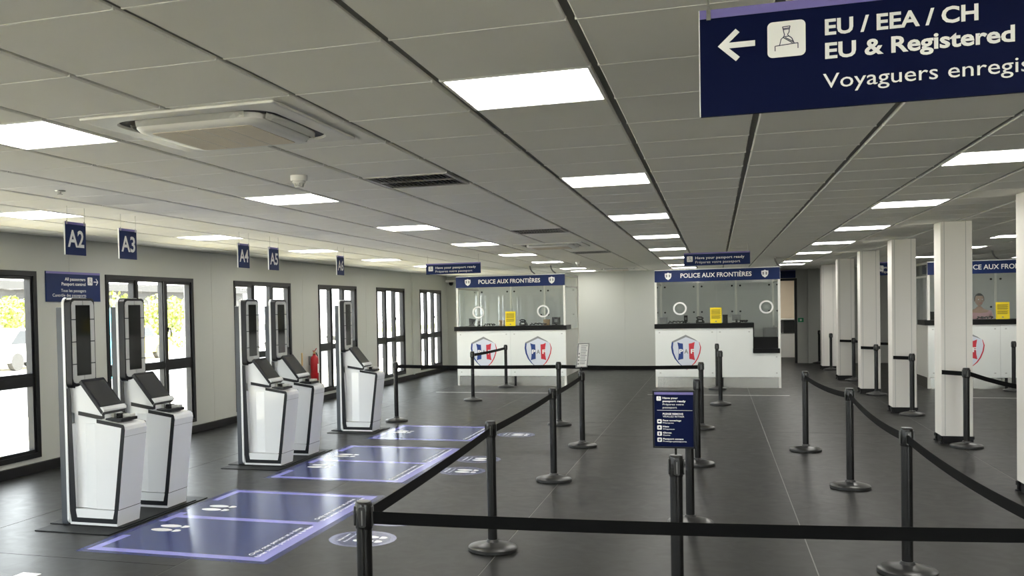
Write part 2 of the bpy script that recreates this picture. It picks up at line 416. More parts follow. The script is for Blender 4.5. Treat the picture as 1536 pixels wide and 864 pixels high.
# ------------------------------------------------------------------ ceiling
TW = .6; GX0, GY0 = -2.209, 2.9876
kx0, kx1 = -8, 19; ky0, ky1 = -13, 42
LCOL = [(-6, 'above the window side'), (-2, 'above the kiosk lane'), (2, 'leading to the middle booth'), (6, 'left of the white columns'), (10, 'beyond the white columns'), (14, 'far right beyond the columns')]
LROW = [-9, -4, 1, 6, 11, 16, 21, 26, 32, 35]
lights = {(k, r) for k, _ in LCOL for r in LROW}
lights -= {(-6, 32), (-6, 35), (10, 35)}
vents = {(0, 5), (0, 13), (0, 21)}
CASS = [(-2.66, 3.62), (-2.66, 13.22), (-2.66, 22.85)]
bm = BM(); box(bm, XL-.1, XR+.1, YN-.1, YB2+.1, CEIL+.014, CEIL+.06); ceiling = struct('ceiling', bm, 'tgrid')
def tilegeo(bm, x0, x1, y0, y1):
    g, gy, bv = .015, .0055, .006
    xs0, xs1, ys0, ys1 = x0+g, x1-g, y0+gy, y1-gy
    A = [bm.verts.new(p) for p in ((xs0, ys0, CEIL+.014), (xs1, ys0, CEIL+.014), (xs1, ys1, CEIL+.014), (xs0, ys1, CEIL+.014))]
    Bv = [bm.verts.new((v.co.x, v.co.y, CEIL+bv)) for v in A]
    q = ((xs0+bv, ys0+bv*.4), (xs1-bv, ys0+bv*.4), (xs1-bv, ys1-bv*.4), (xs0+bv, ys1-bv*.4))
    C_ = [bm.verts.new((a, b2, CEIL)) for a, b2 in q]
    for P_, Q_ in ((A, Bv), (Bv, C_)):
        for i in range(4):
            j = (i+1) % 4; bm.faces.new((P_[i], Q_[i], Q_[j], P_[j]))
    bm.faces.new(C_[::-1])
def vis(x, y):
    p = Vector((x, y, CEIL-HC)); z = p.dot(_f)
    if z < .4: return None
    u = CXP + FPX*p.dot(_r)/z; v = CYP - FPX*p.dot(_u)/z
    return (u, v, z) if -90 < u < 1626 and -90 < v < 900 else None
cells = []
for i in range(kx0, kx1):
    for j in range(ky0, ky1):
        if (i, j) in lights or (i, j) in vents: continue
        x0, y0 = GX0+TW*i, GY0+TW*j; x1, y1 = x0+TW, y0+TW
        x0, x1, y0, y1 = max(x0, XL), min(x1, XR), max(y0, YN), min(y1, YB if (x0+.3) < 1.5 else YB2)
        if x1-x0 < .05 or y1-y0 < .05: continue
        v = vis((x0+x1)/2, (y0+y1)/2)
        cells.append((v[2] if v else 999, x0, x1, y0, y1))
cells.sort()
tilemesh = None
rest = BM()
for n_, (d, x0, x1, y0, y1) in enumerate(cells):
    if n_ < 300:
        if abs(x1-x0-TW) < .001 and abs(y1-y0-TW) < .001:
            if tilemesh is None:
                b0 = BM(); tilegeo(b0, 0, TW, 0, TW); o = obj('ceiling_tile', b0, 'tile', ceiling, normals=False); tilemesh = o.data
            else:
                o = bpy.data.objects.new('ceiling_tile', tilemesh); COL.objects.link(o); o.parent = ceiling
            o.location = (x0, y0, 0)
        else:
            b0 = BM(); tilegeo(b0, x0, x1, y0, y1); obj('ceiling_tile', b0, 'tile', ceiling, normals=False)
    else: tilegeo(rest, x0, x1, y0, y1)
tag(obj('ceiling_tile', rest, 'tile', ceiling, normals=False), kind='stuff')

tee = BM()
for (d, x0, x1, y0, y1) in cells: box(tee, x0+.013, x1-.013, y1-.0045, y1+.0045, CEIL-.0009, CEIL+.013)
tag(obj('cross_tee', tee, 'frame_white', ceiling), kind='stuff')
ORD = ['nearest', 'second', 'third', 'fourth', 'fifth', 'sixth', 'seventh', 'eighth', 'ninth', 'tenth']
def light(k, r):
    x0, y0 = GX0+TW*k, GY0+TW*r
    t = thing('ceiling_light', (x0, y0, CEIL)); pl = Pl((0, 0, CEIL+.004), (1, 0, 0), (0, -1, 0))   # normal -Z
    f = BM(); pl.frame(f, x0+.013, x0+TW-.013, -(y0+TW-.004), -(y0+.004), .014, -.012, .006); obj('light_frame', f, 'frame_white', t)
    g = BM(); pl.rect(g, x0+.027, x0+TW-.027, -(y0+TW-.018), -(y0+.018), -.01, .002); obj('diffuser', g, 'diffuser', t)
    return t
proto_l = light(2, 1); PL0 = (2, 1)
for k, where in LCOL:
    seen = 0
    for r in LROW:
        if (k, r) not in lights: continue
        o = proto_l if (k, r) == PL0 else copy_tree(proto_l, (GX0+TW*k, GY0+TW*r, CEIL))
        if r < 1 or (k == -6 and r < 6) or (k >= 6 and r < 6) or (k == 10 and r < 21) or k == 14:
            lab = 'square ceiling light out of frame, %s from the rear, %s' % (ORD[LROW.index(r)].replace('nearest', 'first'), where)
        else:
            lab = 'square white ceiling light panel, %s in the row %s' % (ORD[min(seen, 7)], where); seen += 1
        tag(o, lab, 'ceiling light', 'square light panels in the ceiling')

# ceiling vents
def vent(i, j, lab):
    x0, y0 = GX0+TW*i, GY0+TW*j
    t = thing('ceiling_vent', (x0, y0, CEIL), lab, 'vent', 'ceiling vents'); pl = Pl((0, 0, CEIL+.002), (1, 0, 0), (0, -1, 0))
    f = BM(); pl.frame(f, x0+.012, x0+TW-.012, -(y0+TW-.004), -(y0+.004), .025, -.006, .008); obj('vent_frame', f, 'vent_grey', t)
    g = BM(); pl.rect(g, x0+.03, x0+TW-.03, -(y0+TW-.02), -(y0+.02), -.011, -.009); obj('duct', g, 'duct_dark', t)
    cx, cy = x0+.3, y0+.3
    for q in range(17):                     # slats fanned in two banks and a mid bar
        xx = x0+.05+q*.0315
        s_ = BM(); v = [(xx, -.007), (xx+.021, .007), (xx+.023, .006), (xx+.002, -.008)]
        pl2 = Pl((0, y0+.03, CEIL), (1, 0, 0), (0, 0, -1)); pl2.poly(s_, v, 0, .54); obj('slat', s_, 'vent_grey', t)
    m_ = BM(); pl.rect(m_, x0+.03, x0+TW-.03, -(cy+.012), -(cy-.012), -.006, .007); obj('cross_bar', m_, 'vent_grey', t)
vent(0, 5, 'square grey slatted ceiling vent next to the smoke detector, nearest of the vents')
vent(0, 13, 'square grey slatted ceiling vent in front of the second air conditioning cassette')
vent(0, 21, 'square grey slatted ceiling vent behind the second air conditioning cassette, farthest of the vents')

# air conditioning cassettes
def cassette(x0, y0, lab):
    w = .95; t = thing('air_conditioner', (x0, y0, CEIL), lab, 'air conditioner', 'ceiling air conditioning cassettes')
    cx, cy = x0+w/2, y0+w/2
    pl = Pl((cx, cy, CEIL), (1, 0, 0), (0, -1, 0))
    # flat outer flange with an octagonal hole
    f = BM(); rg_ = []
    for (hw_, r_, d_) in ((w/2-.004, .012, -.002), (w/2, .012, .004), (w/2-.002, .012, .011), (w/2-.012, .012, .013), (.392, .13, .013), (.386, .13, .002)):
        rg_.append([f.verts.new(pl.p(a_, b2, d_)) for a_, b2 in rpts(-hw_, hw_, -hw_, hw_, r_, 8)])
    for A, B in zip(rg_, rg_[1:]):
        for i in range(len(A)):
            j = (i+1) % len(A); f.faces.new((A[i], A[j], B[j], B[i]))
    obj('outer_flange', f, 'white_plastic', t)
    obj('slot_shade', pl.rect(BM(), -.40, .40, -.40, .40, -.001, .0015), 'duct_dark', t)  # flat dark sheet, its colour stands for the shade inside the air slots
    for q in range(4):                       # swing louvres in the air slots
        a = math.pi/2*q; p2 = Pl((cx, cy, CEIL), (math.cos(a), -math.sin(a), 0), (-math.sin(a), -math.cos(a), 0))
        L_ = BM(); n = 14; rows = []
        for i in range(n+1):
            u = -.27+.54*i/n; k_ = math.sqrt(max(.02, 1-(u/.275)**2))
            rows.append([L_.verts.new(p2.p(u, .338, .030)), L_.verts.new(p2.p(u, .337+.030*k_, .008)), L_.verts.new(p2.p(u, .337+.030*k_, .004)), L_.verts.new(p2.p(u, .336, .026))])
        for A, B in zip(rows, rows[1:]):
            for i in range(4):
                j = (i+1) % 4; L_.faces.new((A[i], B[i], B[j], A[j]))
        obj('louvre', L_, 'white_plastic' if q % 2 else 'vent_grey', t)
    rings = []; c_ = BM()                     # domed centre panel
    for (hw, r, d) in ((.325, .11, .0), (.325, .11, .026), (.312, .10, .040), (.275, .04, .046)):
        rings.append([c_.verts.new(pl.p(a, b_, d)) for a, b_ in rpts(-hw, hw, -hw, hw, r, 6)])
    for A, B in zip(rings, rings[1:]):
        for i in range(len(A)):
            j = (i+1) % len(A); c_.faces.new((A[i], A[j], B[j], B[i]))
    c_.faces.new(rings[-1]); c_.faces.new(rings[0][::-1])
    cp = obj('centre_panel', c_, 'frame_white', t, smooth=True)
    obj('intake_grille', pl.rrect(BM(), -.25, .25, -.25, .25, .02, .044, .0485), 'grille_beige', cp)
    for k in (-1, 0, 1): obj('grille_seam', pl.rect(BM(), k*.117-.0015, k*.117+.0015, -.25, .25, .0485, .0492), 'frame_white', cp)
cassette(*CASS[0], 'large white ceiling air conditioning cassette with beige grille, nearest the camera')
cassette(*CASS[1], 'white ceiling air conditioning cassette between the two farther vents')
cassette(*CASS[2], 'white ceiling air conditioning cassette close to the back wall')

def smoke(x, y, lab):
    t = thing('smoke_detector', (x, y, CEIL), lab, 'smoke detector', 'smoke detectors')
    obj('mount', lathe(BM(), x, y, [(.055, CEIL), (.055, CEIL-.028), (.050, CEIL-.034)]), 'white_plastic', t, smooth=True)
    obj('sensor_body', lathe(BM(), x, y, [(.042, CEIL-.034), (.042, CEIL-.045), (.034, CEIL-.052), (.026, CEIL-.056)]), 'white_plastic', t, smooth=True)
    for k in range(6):
        a = k*math.pi/3; obj('sensor_rib', tube(BM(), [(x+.033*math.cos(a), y+.033*math.sin(a), CEIL-.050), (x+.027*math.cos(a), y+.027*math.sin(a), CEIL-.072)], .0045, 6), 'device_light', t)
    obj('sensor_cap', lathe(BM(), x, y, [(.028, CEIL-.070), (.028, CEIL-.075), (.016, CEIL-.079)]), 'white_plastic', t, smooth=True)
smoke(-2.526, 5.70, 'white smoke detector on the ceiling beside the nearest vent')
smoke(-2.557, 19.2, 'small white smoke detector on the ceiling in front of the left booth')
sp = thing('sprinkler_head', (-4.30, 5.63, CEIL), 'small chrome ceiling sprinkler head above the kiosk signs', 'sprinkler')
obj('escutcheon', lathe(BM(), -4.30, 5.63, [(.038, CEIL), (.036, CEIL-.006), (.015, CEIL-.01)]), 'steel', sp, smooth=True)
obj('deflector', lathe(BM(), -4.30, 5.63, [(.008, CEIL-.01), (.008, CEIL-.022), (.018, CEIL-.024), (.018, CEIL-.027)]), 'steel', sp, smooth=True)

# ------------------------------------------------------------------ columns
CYS = [9.12, 12.36, 15.56, 18.78, 22.07, 25.30]
CLAB = ['white boxed column cut off by the right picture edge', 'largest fully visible white boxed column, in front of the right booth', 'white boxed column just behind the largest one', 'white boxed column third from the right edge of those in full view', 'narrow white boxed column fourth in the receding row', 'farthest white boxed column in the row, near the doorway']
for y, lab in zip(CYS, CLAB):
    x0, x1, d = 2.43, 2.748, .345
    t = thing('column', (x0, y, 0), lab, 'column', 'white columns in a row')
    sh = BM(); box(sh, x0, x1, y, y+d, .085, CEIL, bev=.006); obj('column_casing', sh, 'column', t)
    for (a, b_) in ((x0+.035, x0+.041), (x1-.068, x1-.062)):
        obj('casing_seam', BX(a, b_, y-.0015, y+.001, .09, CEIL-.002), 'wall_joint', t)
    obj('plinth', BX(x0+.015, x1-.004, y+.012, y+d-.012, 0, .085), 'black_skirt', t)
    for fx in (x0-.012, x1-.02):
        for fy in (y+.02, y+d-.03):
            obj('levelling_foot', lathe(BM(), fx+.016, fy, [(.026, 0), (.026, .012), (.012, .016), (.012, .05), (.022, .052), (.022, .085)], 12), 'black_skirt', t, smooth=True)
# ------------------------------------------------------------------ stanchions
PH = .88
def make_stanchion():
    t = thing('belt_stanchion', (0, 0, 0))
    obj('base', lathe(BM(), 0, 0, [(.160, 0), (.166, .004), (.166, .024), (.160, .031), (.10, .047), (.045, .058), (.036, .075)], 40), 'base_black', t, smooth=True)
    obj('post', lathe(BM(), 0, 0, [(.0315, .055), (.0315, PH-.105)], 24), 'post_black', t, smooth=True)
    hd = obj('head', lathe(BM(), 0, 0, [(.0335, PH-.108), (.0345, PH-.104), (.0345, PH-.008), (.032, PH-.001), (.031, PH), (.002, PH)], 28), 'post_black', t, smooth=True)
    obj('cap', lathe(BM(), 0, 0, [(.027, PH), (.027, PH+.002), (.024, PH+.003)], 24), 'device_grey', hd, smooth=True)
    for k in range(4):
        a = k*math.pi/2 + math.radians(8)
        R_ = Vector((-math.sin(a), math.cos(a), 0)); pl = Pl(Vector((math.cos(a), math.sin(a), 0))*.0335, R_, (0, 0, 1))
        c = BM(); pl.rrect(c, -.014, .014, PH-.098, PH-.018, .006, 0, .0055); obj('belt_clip', c, 'base_black', hd)
        s_ = BM(); pl.rect(s_, -.002, .002, PH-.09, PH-.03, .0055, .0063); obj('belt_slot', s_, 'device_grey', hd)
    return t
st0 = make_stanchion(); used = [False]
ST = {}
def stanchion(key, x, y, lab):
    if not used[0]:
        st0.location = (x, y, 0); used[0] = True; o = st0
        def reg(q):
            WL[q.name] = Vector((x, y, 0))
            for c in q.children: reg(c)
        # geometry was built about the origin: keep local, only remember the place
        reg(o)
    else:
        o = copy_tree(st0, (x, y, 0))
    tag(o, lab, 'stanchion', 'black belt stanchions'); ST[key] = (o, x, y)
    return o
def belt(k0, to, sag=.01, z=.815, z1=None, n=14, r0=.034, r1=.034):
    o, x0, y0 = ST[k0]
    x1, y1 = (ST[to][1], ST[to][2]) if isinstance(to, str) else to
    d = Vector((x1-x0, y1-y0, 0)); L = d.length; d.normalize(); zz = z if z1 is None else z1
    A = Vector((x0, y0, z)) + d*r0; B = Vector((x1, y1, zz)) - d*(r1 if isinstance(to, str) else 0)
    pts = [A.lerp(B, i/n) - Vector((0, 0, sag*4*(i/n)*(1-i/n))) for i in range(n+1)]
    obj('belt', ribbon(BM(), pts, .050, .003), 'belt', o)
SL = [('S1', -1.357, 3.63, 'black belt stanchion cropped by the bottom edge where two belts meet'),
 ('S24', 1.17, 3.90, 'black belt stanchion just outside the right edge holding the front belt'),
 ('S2', -1.459, 6.40, 'black belt stanchion standing right of the nearest round floor sticker'),
 ('S3', -1.471, 9.10, 'black belt stanchion second along the left belt line, between floor stickers and middle booth'),
 ('S4', -1.50, 11.40, 'black belt stanchion carrying a small pale tilted notice'),
 ('S5', -2.08, 13.42, 'black belt stanchion in the middle of the far straight belt'),
 ('S6', -4.495, 13.50, 'black belt stanchion at the left end of the far belt, behind the last kiosk'),
 ('S7', -4.13, 16.75, 'nearer stanchion of the pair in front of the left booth'),
 ('S8', -4.128, 19.62, 'farther stanchion of the pair, close to the left booth front'),
 ('S9', -.20, 5.10, 'black stanchion topped with the navy passport instruction sign'),
 ('Sc', -.196, 7.50, 'black stanchion directly behind the navy instruction sign'),
 ('Sa', -.19, 10.30, 'black stanchion second behind the navy instruction sign'),
 ('Sb', -.19, 13.30, 'black belt stanchion at the right end of the far straight belt'),
 ('S11', .063, 16.50, 'nearer of two slim stanchions in front of the middle booth'),
 ('S12', .017, 19.42, 'farther of two slim stanchions, against the middle booth front'),
 ('S13', .929, 11.50, 'black stanchion at the far end of the drooping right belt line'),
 ('S14', 1.11, 9.28, 'black stanchion second from the far end of the right belt line'),
 ('S15', 1.08, 6.44, 'large black stanchion near the lower right, standing behind the front belt'),
 ('S16', 2.62, 12.08, 'black stanchion in front of the largest white column'),
 ('S17', 2.64, 15.30, 'black stanchion in front of the second white column'),
 ('S18', 2.64, 18.52, 'black stanchion in front of the third white column'),
 ('S19', 2.69, 21.80, 'black stanchion in front of the fourth white column'),
 ('S20', 2.60, 25.05, 'black stanchion in front of the farthest white column'),
 ('S21', 2.60, 27.75, 'farthest black stanchion, against the wall beside the doorway'),
 ('S22', 4.953, 19.45, 'black stanchion in front of the right booth counter'),
 ('S25', 4.72, 12.0, 'black stanchion out of frame, right of the largest white column'), ('S26', 5.72, 19.45, 'black stanchion out of frame, before the right end of the right booth'),
 ('S27', 3.36, 20.25, 'black stanchion hidden behind the second white column')]
for a in SL: stanchion(*a)
belt('S1', 'S2'); belt('S2', 'S3'); belt('S3', 'S4'); belt('S1', 'S24', .012)
belt('S6', 'S5'); belt('S5', 'Sb'); belt('S7', 'S8')
belt('S13', 'S14', .03); belt('S14', 'S15', .04); belt('S15', 'S24', .035)
belt('S16', 'S25', .20); belt('S16', (2.435, 12.355), 0); belt('S17', (2.433, 15.50), 0, r0=.03); belt('S18', (2.433, 18.775), 0); belt('S18', (2.742, 18.775), 0)
belt('S19', (2.46, 22.065), 0); belt('S19', 'S27', .02); belt('S22', 'S26', .01)

# ------------------------------------------------------------------ pictograms
def officer_icon(pl, a, b_, s, parent, m='print_navy', c=.0022):
    """badge: officer with cap behind a desk, inside a rounded white square of size s"""
    pl.N
    sq = obj('icon_square', pl.rrect(BM(), a, a+s, b_, b_+s, s*.14, .0008, .0016), 'print_white', parent)
    P = lambda u, v: (a+u*s, b_+v*s)
    bm = BM(); w = s*.022
    def ln(*pts):
        for (u0, v0), (u1, v1) in zip(pts, pts[1:]): pl.line(bm, *P(u0, v0), *P(u1, v1), w, c-.0004, c)
    ln((.20, .18), (.20, .32), (.80, .36), (.80, .21))                       # desk
    ln((.32, .33), (.36, .50), (.43, .56), (.57, .57), (.64, .51), (.70, .36))      # shoulders
    ln((.42, .54), (.66, .37)); ln((.47, .54), (.68, .40))                    # sash
    ln((.43, .56), (.45, .62), (.43, .70), (.42, .76), (.58, .77), (.57, .68), (.53, .62), (.56, .57))
    ln((.42, .76), (.40, .84), (.60, .85), (.58, .77)); ln((.42, .79), (.58, .80))
    obj('icon_drawing', bm, m, parent)

# ------------------------------------------------------------------ hanging signs
def hang_wires(bm, pl, pts, b_top, r=.0022):
    for a in pts: tube(bm, [pl.p(a, b_top-.012, .006), pl.p(a, 0, .006) + Vector((0, 0, CEIL-pl.O.z))], r, 6)
    return bm
# big direction sign
bx0, by0, bz0, bl, bh = -.029, 2.525, 2.1125, 1.55, .2615
t = thing('direction_sign', (bx0, by0, bz0), 'large navy hanging sign reading EU EEA CH with a left arrow', 'sign')
pl = Pl((bx0, by0, bz0), (1, 0, 0), (0, 0, 1))
obj('sign_board', pl.rect(BM(), 0, bl, 0, bh, -.012, 0), 'navy_big', t)
obj('purple_band', pl.rect(BM(), 0, bl, .240, bh, 0, .0012), 'purple', t)
obj('side_edge', pl.rect(BM(), -.0025, 0, 0, bh, -.012, .0008), 'sign_edge', t)
bm = BM(); w = .0135
pl.line(bm, .0585, .1695, .128, .1695, w, 0, .0016)
pl.poly(bm, [(.042, .1695), (.0835, .2085), (.0925, .1995), (.0605, .1695)], 0, .0015); pl.poly(bm, [(.042, .1695), (.0605, .1695), (.0925, .1395), (.0835, .1300)], 0, .0015)
obj('arrow', bm, 'print_white', t)
officer_icon(pl, .156, .129, .0855, t)
text(pl, 'EU / EEA / CH', .284, .605, .1705, .2085, .028, parent=t)
text(pl, 'EU & Registered', .284, .677, .1145, .1525, .028, parent=t)
text(pl, 'Travellers', .705, .96, .1145, .1525, .028, parent=t)
text(pl, 'Voyaguers enregistrés', .279, .80, .0455, .0795, .002, parent=t)
for a in (.021, 1.0, bl-.03):
    obj('wire_clip', pl.rect(BM(), a-.005, a+.005, .236, .262, 0, .006), 'steel', t)
obj('hanging_wire', hang_wires(BM(), pl, (.021, 1.0, bl-.03), bh), 'steel', t)
# kiosk number signs
for n_, yc in (('A2', 6.53), ('A3', 7.255), ('A4', 9.43), ('A5', 10.18), ('A6', 12.275)):
    X = -4.85; y0, y1, z0, z1 = yc-.131, yc+.131, 2.140, 2.402
    t = thing('number_sign', (X, yc, z0), 'small square navy hanging sign reading %s above a kiosk' % n_, 'sign', 'kiosk number signs')
    pl = Pl((X, y0, z0), (0, 1, 0), (0, 0, 1)); w = y1-y0
    obj('sign_board', pl.rect(BM(), 0, w, 0, z1-z0, -.010, 0), 'navy', t)
    obj('side_edge', pl.rect(BM(), -.002, 0, 0, z1-z0, -.012, 0), 'sign_edge', t)
    obj('purple_band', pl.rect(BM(), 0, w, .243, z1-z0, 0, .001), 'purple', t)
    text(pl, n_, .028, w-.026, .062, .198, .022, parent=t)
    for a in (.02, w-.02): obj('wire_clip', pl.rect(BM(), a-.004, a+.004, .24, .272, 0, .005), 'steel', t)
    obj('hanging_wire', hang_wires(BM(), pl, (.02, w-.02), .262, .0016), 'steel', t)
# wall sign
t = thing('wall_sign', (XL, 8.71, 1.817), 'navy sign All passengers Passport control on the wall behind the first kiosk', 'sign')
pl = Pl((XL+.004, 8.71, 1.817), (0, 1, 0), (0, 0, 1))
obj('sign_board', pl.rect(BM(), 0, .963, 0, .333, -.004, .012), 'navy', t); pl.O = pl.O + Vector((.012, 0, 0))
obj('purple_band', pl.rect(BM(), 0, .963, .308, .333, 0, .001), 'purple', t)
text(pl, 'All passengers', .315, .685, .235, .270, .02, parent=t); text(pl, 'Passport control', .258, .685, .180, .215, .02, parent=t)
text(pl, 'Tous les passagers', .245, .69, .108, .140, 0, parent=t); text(pl, 'Contrôle des passeports', .10, .69, .055, .087, 0, parent=t)
officer_icon(pl, .725, .188, .092, t)
bm = BM(); pl.line(bm, .84, .228, .915, .228, .011); pl.line(bm, .885, .265, .921, .228, .011); pl.line(bm, .885, .191, .921, .228, .011); obj('arrow', bm, 'print_white', t)
# overhead "have your passport ready" signs
def ready_sign(x0, x1, y, z0, z1, lab, full=True):
    t = thing('passport_sign', (x0, y, z0), lab, 'sign', 'hanging passport ready signs'); w, h = x1-x0, z1-z0
    pl = Pl((x0, y, z0), (1, 0, 0), (0, 0, 1))
    obj('sign_board', pl.rect(BM(), 0, w, 0, h, -.012, 0), 'navy', t)
    obj('purple_band', pl.rect(BM(), 0, w, h-.02, h, 0, .001), 'purple', t)
    s = h*.44; officer_icon(pl, w*.045, h*.30, s, t)
    text(pl, 'Have your passport ready', w*.175, w*.915, h*.50, h*.70, .018, parent=t, spacing=1.05)
    text(pl, 'Préparez votre passeport', w*.175, w*.85, h*.17, h*.36, .0, parent=t, spacing=1.05)
    obj('hanging_wire', hang_wires(BM(), pl, (.03, w-.03), h, .002), 'steel', t)
ready_sign(-4.47, -3.56, 15.1, 2.214, 2.389, 'navy hanging sign Have your passport ready left of the left booth')
ready_sign(-.44, .492, 15.1, 2.219, 2.410, 'navy hanging sign Have your passport ready in front of the middle booth')
ready_sign(2.98, 3.62, 20.9, 2.13, 2.39, 'navy hanging sign half hidden between the second and third white columns')
# blue sign over the door
t = thing('door_sign', (1.55, YB2-.02, 2.28), 'plain navy sign fixed above the dark doorway behind the middle booth', 'sign')
pl = Pl((1.52, YB2-.02, 2.29), (1, 0, 0), (0, 0, 1)); obj('sign_board', pl.rect(BM(), 0, .53, 0, .21, -.018, 0), 'navy', t); obj('purple_band', pl.rect(BM(), 0, .53, .19, .21, 0, .001), 'purple', t)

# ------------------------------------------------------------------ sign boards on stanchions
o, sx, sy_ = ST['S9']
pl = Pl((-.312, 5.10, .915), (1, 0, 0), (0, 0, 1)); w, h = .208, .296
sb = obj('sign_frame', pl.frame(BM(), 0, w, 0, h, .0085, -.012, .006), 'kiosk_black', o)
obj('sign_face', pl.rect(BM(), .008, w-.008, .008, h-.008, -.008, 0), 'navy_big', sb)
obj('purple_band', pl.rect(BM(), .0085, w-.0085, h-.022, h-.0085, 0, .0006), 'purple', sb)
def T9(s, a0, a1, b0, hh, bold): text(pl, s, a0, a1, b0, b0+hh, bold, c=.001, parent=sb)
T9('Have your', .050, .125, .252, .010, .03); T9('passport ready', .050, .163, .236, .010, .03)
T9('Préparez votre', .050, .153, .220, .009, 0); T9('passeport', .050, .120, .204, .009, 0)
obj('divider', pl.rect(BM(), .022, .195, .193, .1945, 0, .0008), 'print_white', sb)
T9('PLEASE REMOVE', .050, .150, .171, .009, .03); T9('VEUILLEZ RETIRER', .050, .155, .158, .008, 0)
for q, (e_, f_, we, wf) in enumerate((('Face coverings', 'Masques', .09, .053), ('Hats', 'Chapeaux', .03, .058), ('Gloves', 'Gants', .042, .035), ('Passport covers', 'Protège-passeports', .10, .115))):
    zb = .130 - q*.0315
    T9(e_, .050, .050+we, zb+.008, .008, .03); T9(f_, .050, .050+wf, zb-.004, .007, 0)
    obj('icon_square', pl.rrect(BM(), .022, .044, zb-.004, zb+.017, .003, 0, .0008), 'print_white', sb)
    bm = BM()
    if q == 0: pl.rrect(bm, .027, .039, zb+.003, zb+.011, .003, .0008, .0012)
    elif q == 1: pl.ell(bm, .033, zb+.008, .005, .004, .0008, .0012, 12); pl.rect(bm, .026, .040, zb+.002, zb+.004, .0008, .0012)
    elif q == 2:
        pl.rect(bm, .029, .036, zb, zb+.007, .0008, .0012)
        for f in range(3): pl.rect(bm, .029+f*.0025, .031+f*.0025, zb+.007, zb+.013, .0008, .0012)
    else: pl.rect(bm, .028, .034, zb, zb+.012, .0008, .0012); pl.rect(bm, .035, .039, zb+.002, zb+.013, .0008, .0012)
    obj('icon_drawing', bm, 'print_navy', sb)
officer_icon(pl, .020, .243, .022, sb)
obj('sign_stem', lathe(BM(), -.20, 5.10, [(.006, PH), (.006, .918)], 10), 'post_black', o)
o, sx, sy_ = ST['S4']
a = math.radians(38); pl = Pl((-1.56, 11.37, .93), (math.cos(a), math.sin(a), 0), (.10, .05, 1)); w, h = .15, .285
sb = obj('sign_frame', pl.frame(BM(), 0, w, 0, h, .009, -.010, .006), 'device_grey', o)
obj('sign_face', pl.rect(BM(), .008, w-.008, .008, h-.008, -.006, 0), 'print_white', sb)
for q in range(12):
    bm = BM(); b0 = h-.035-q*.019; pl.rect(bm, .045, .045+(.07 if q % 3 else .085), b0, b0+.007, 0, .0008); obj('lettering', bm, 'logo_grey', sb)
for q in range(4): obj('icon_square', pl.rect(BM(), .018, .036, .035+q*.04, .053+q*.04, 0, .0008), 'print_grey', sb)
obj('sign_stem', lathe(BM(), -1.50, 11.40, [(.006, PH), (.006, .94)], 10), 'post_black', o)

# ------------------------------------------------------------------ floor stickers
def feet(pl, a, b_, s, parent, c=.0014):
    """two shoe prints pointing to +up, centre a,b, overall length s"""
    for k in (-1, 1):
        bm = BM(); pl.ell(bm, a+k*s*.27, b_+s*.16, s*.185, s*.36, c-.0004, c, 24); obj('footprint', bm, 'print_white', parent)
        bm = BM(); ca, cb = a+k*s*.27, b_-s*.28
        pts = [(ca-s*.15, cb+s*.03), (ca-s*.15, cb-s*.08), (ca-s*.09, cb-s*.18), (ca, cb-s*.215), (ca+s*.09, cb-s*.18), (ca+s*.15, cb-s*.08), (ca+s*.15, cb+s*.03)]
        pl.poly(bm, pts, c-.0004, c); obj('footprint', bm, 'print_white', parent)
def lane(y0, y1, ycs, lab):
    x0, x1 = -4.245, -2.86
    t = thing('floor_sticker', (x0, y0, 0), lab, 'floor sticker', 'purple lane stickers in front of the kiosks')
    pl = Pl((0, 0, 0), (0, 1, 0), (-1, 0, 0))           # right +Y, up -X, normal +Z
    obj('film_margin', pl.rect(BM(), y0-.055, y1+.055, -(x1+.055), -(x0-.055), .0002, .0005), 'film_margin', t)
    obj('film_field', pl.rect(BM(), y0, y1, -x1, -x0, .0006, .0008), 'film_blue', t)
    sw = .085; n = len(ycs); step = (y1-y0)/n
    def st_(a0, a1, b0, b1): obj('stripe', pl.rect(BM(), a0, a1, b0, b1, .0009, .0011), 'film_stripe', t)
    st_(y0, y1, -x1, -x1+.11); st_(y0, y0+sw, -x1+.11, -x0); st_(y1-sw, y1, -x1+.11, -x0)
    for k in range(n):
        ya, yb = y0+step*k, y0+step*(k+1)
        if k: st_(ya-.045, ya+.045, -x1+.11, -x0-.06)
        st_(ya+(sw if not k else -.22), ya+step*.40, -x0-.065, -x0) if not k else st_(ya-.20, ya+.14, -x0-.065, -x0)
        if k == n-1: st_(yb-step*.42, yb-sw, -x0-.065, -x0)
        feet(pl, ycs[k], 4.01, .25, t)
        text(pl, 'Only one person at a time', ya+.13, yb-.16, 2.995+.012, 2.995+.05, .015, c=.0014, parent=t)
        text(pl, 'Une seule personne à la fois', ya+.10, yb-.10, 2.955-.01, 2.955+.025, 0, c=.0014, parent=t)
lane(5.735, 8.01, (6.47, 7.24), 'nearest purple lane sticker on the floor, in front of kiosks A2 and A3')
lane(8.71, 10.98, (9.46, 10.22), 'second purple lane sticker on the floor, in front of kiosks A4 and A5')
lane(11.62, 13.04, (12.35,), 'farthest purple lane sticker on the floor, in front of kiosk A6')
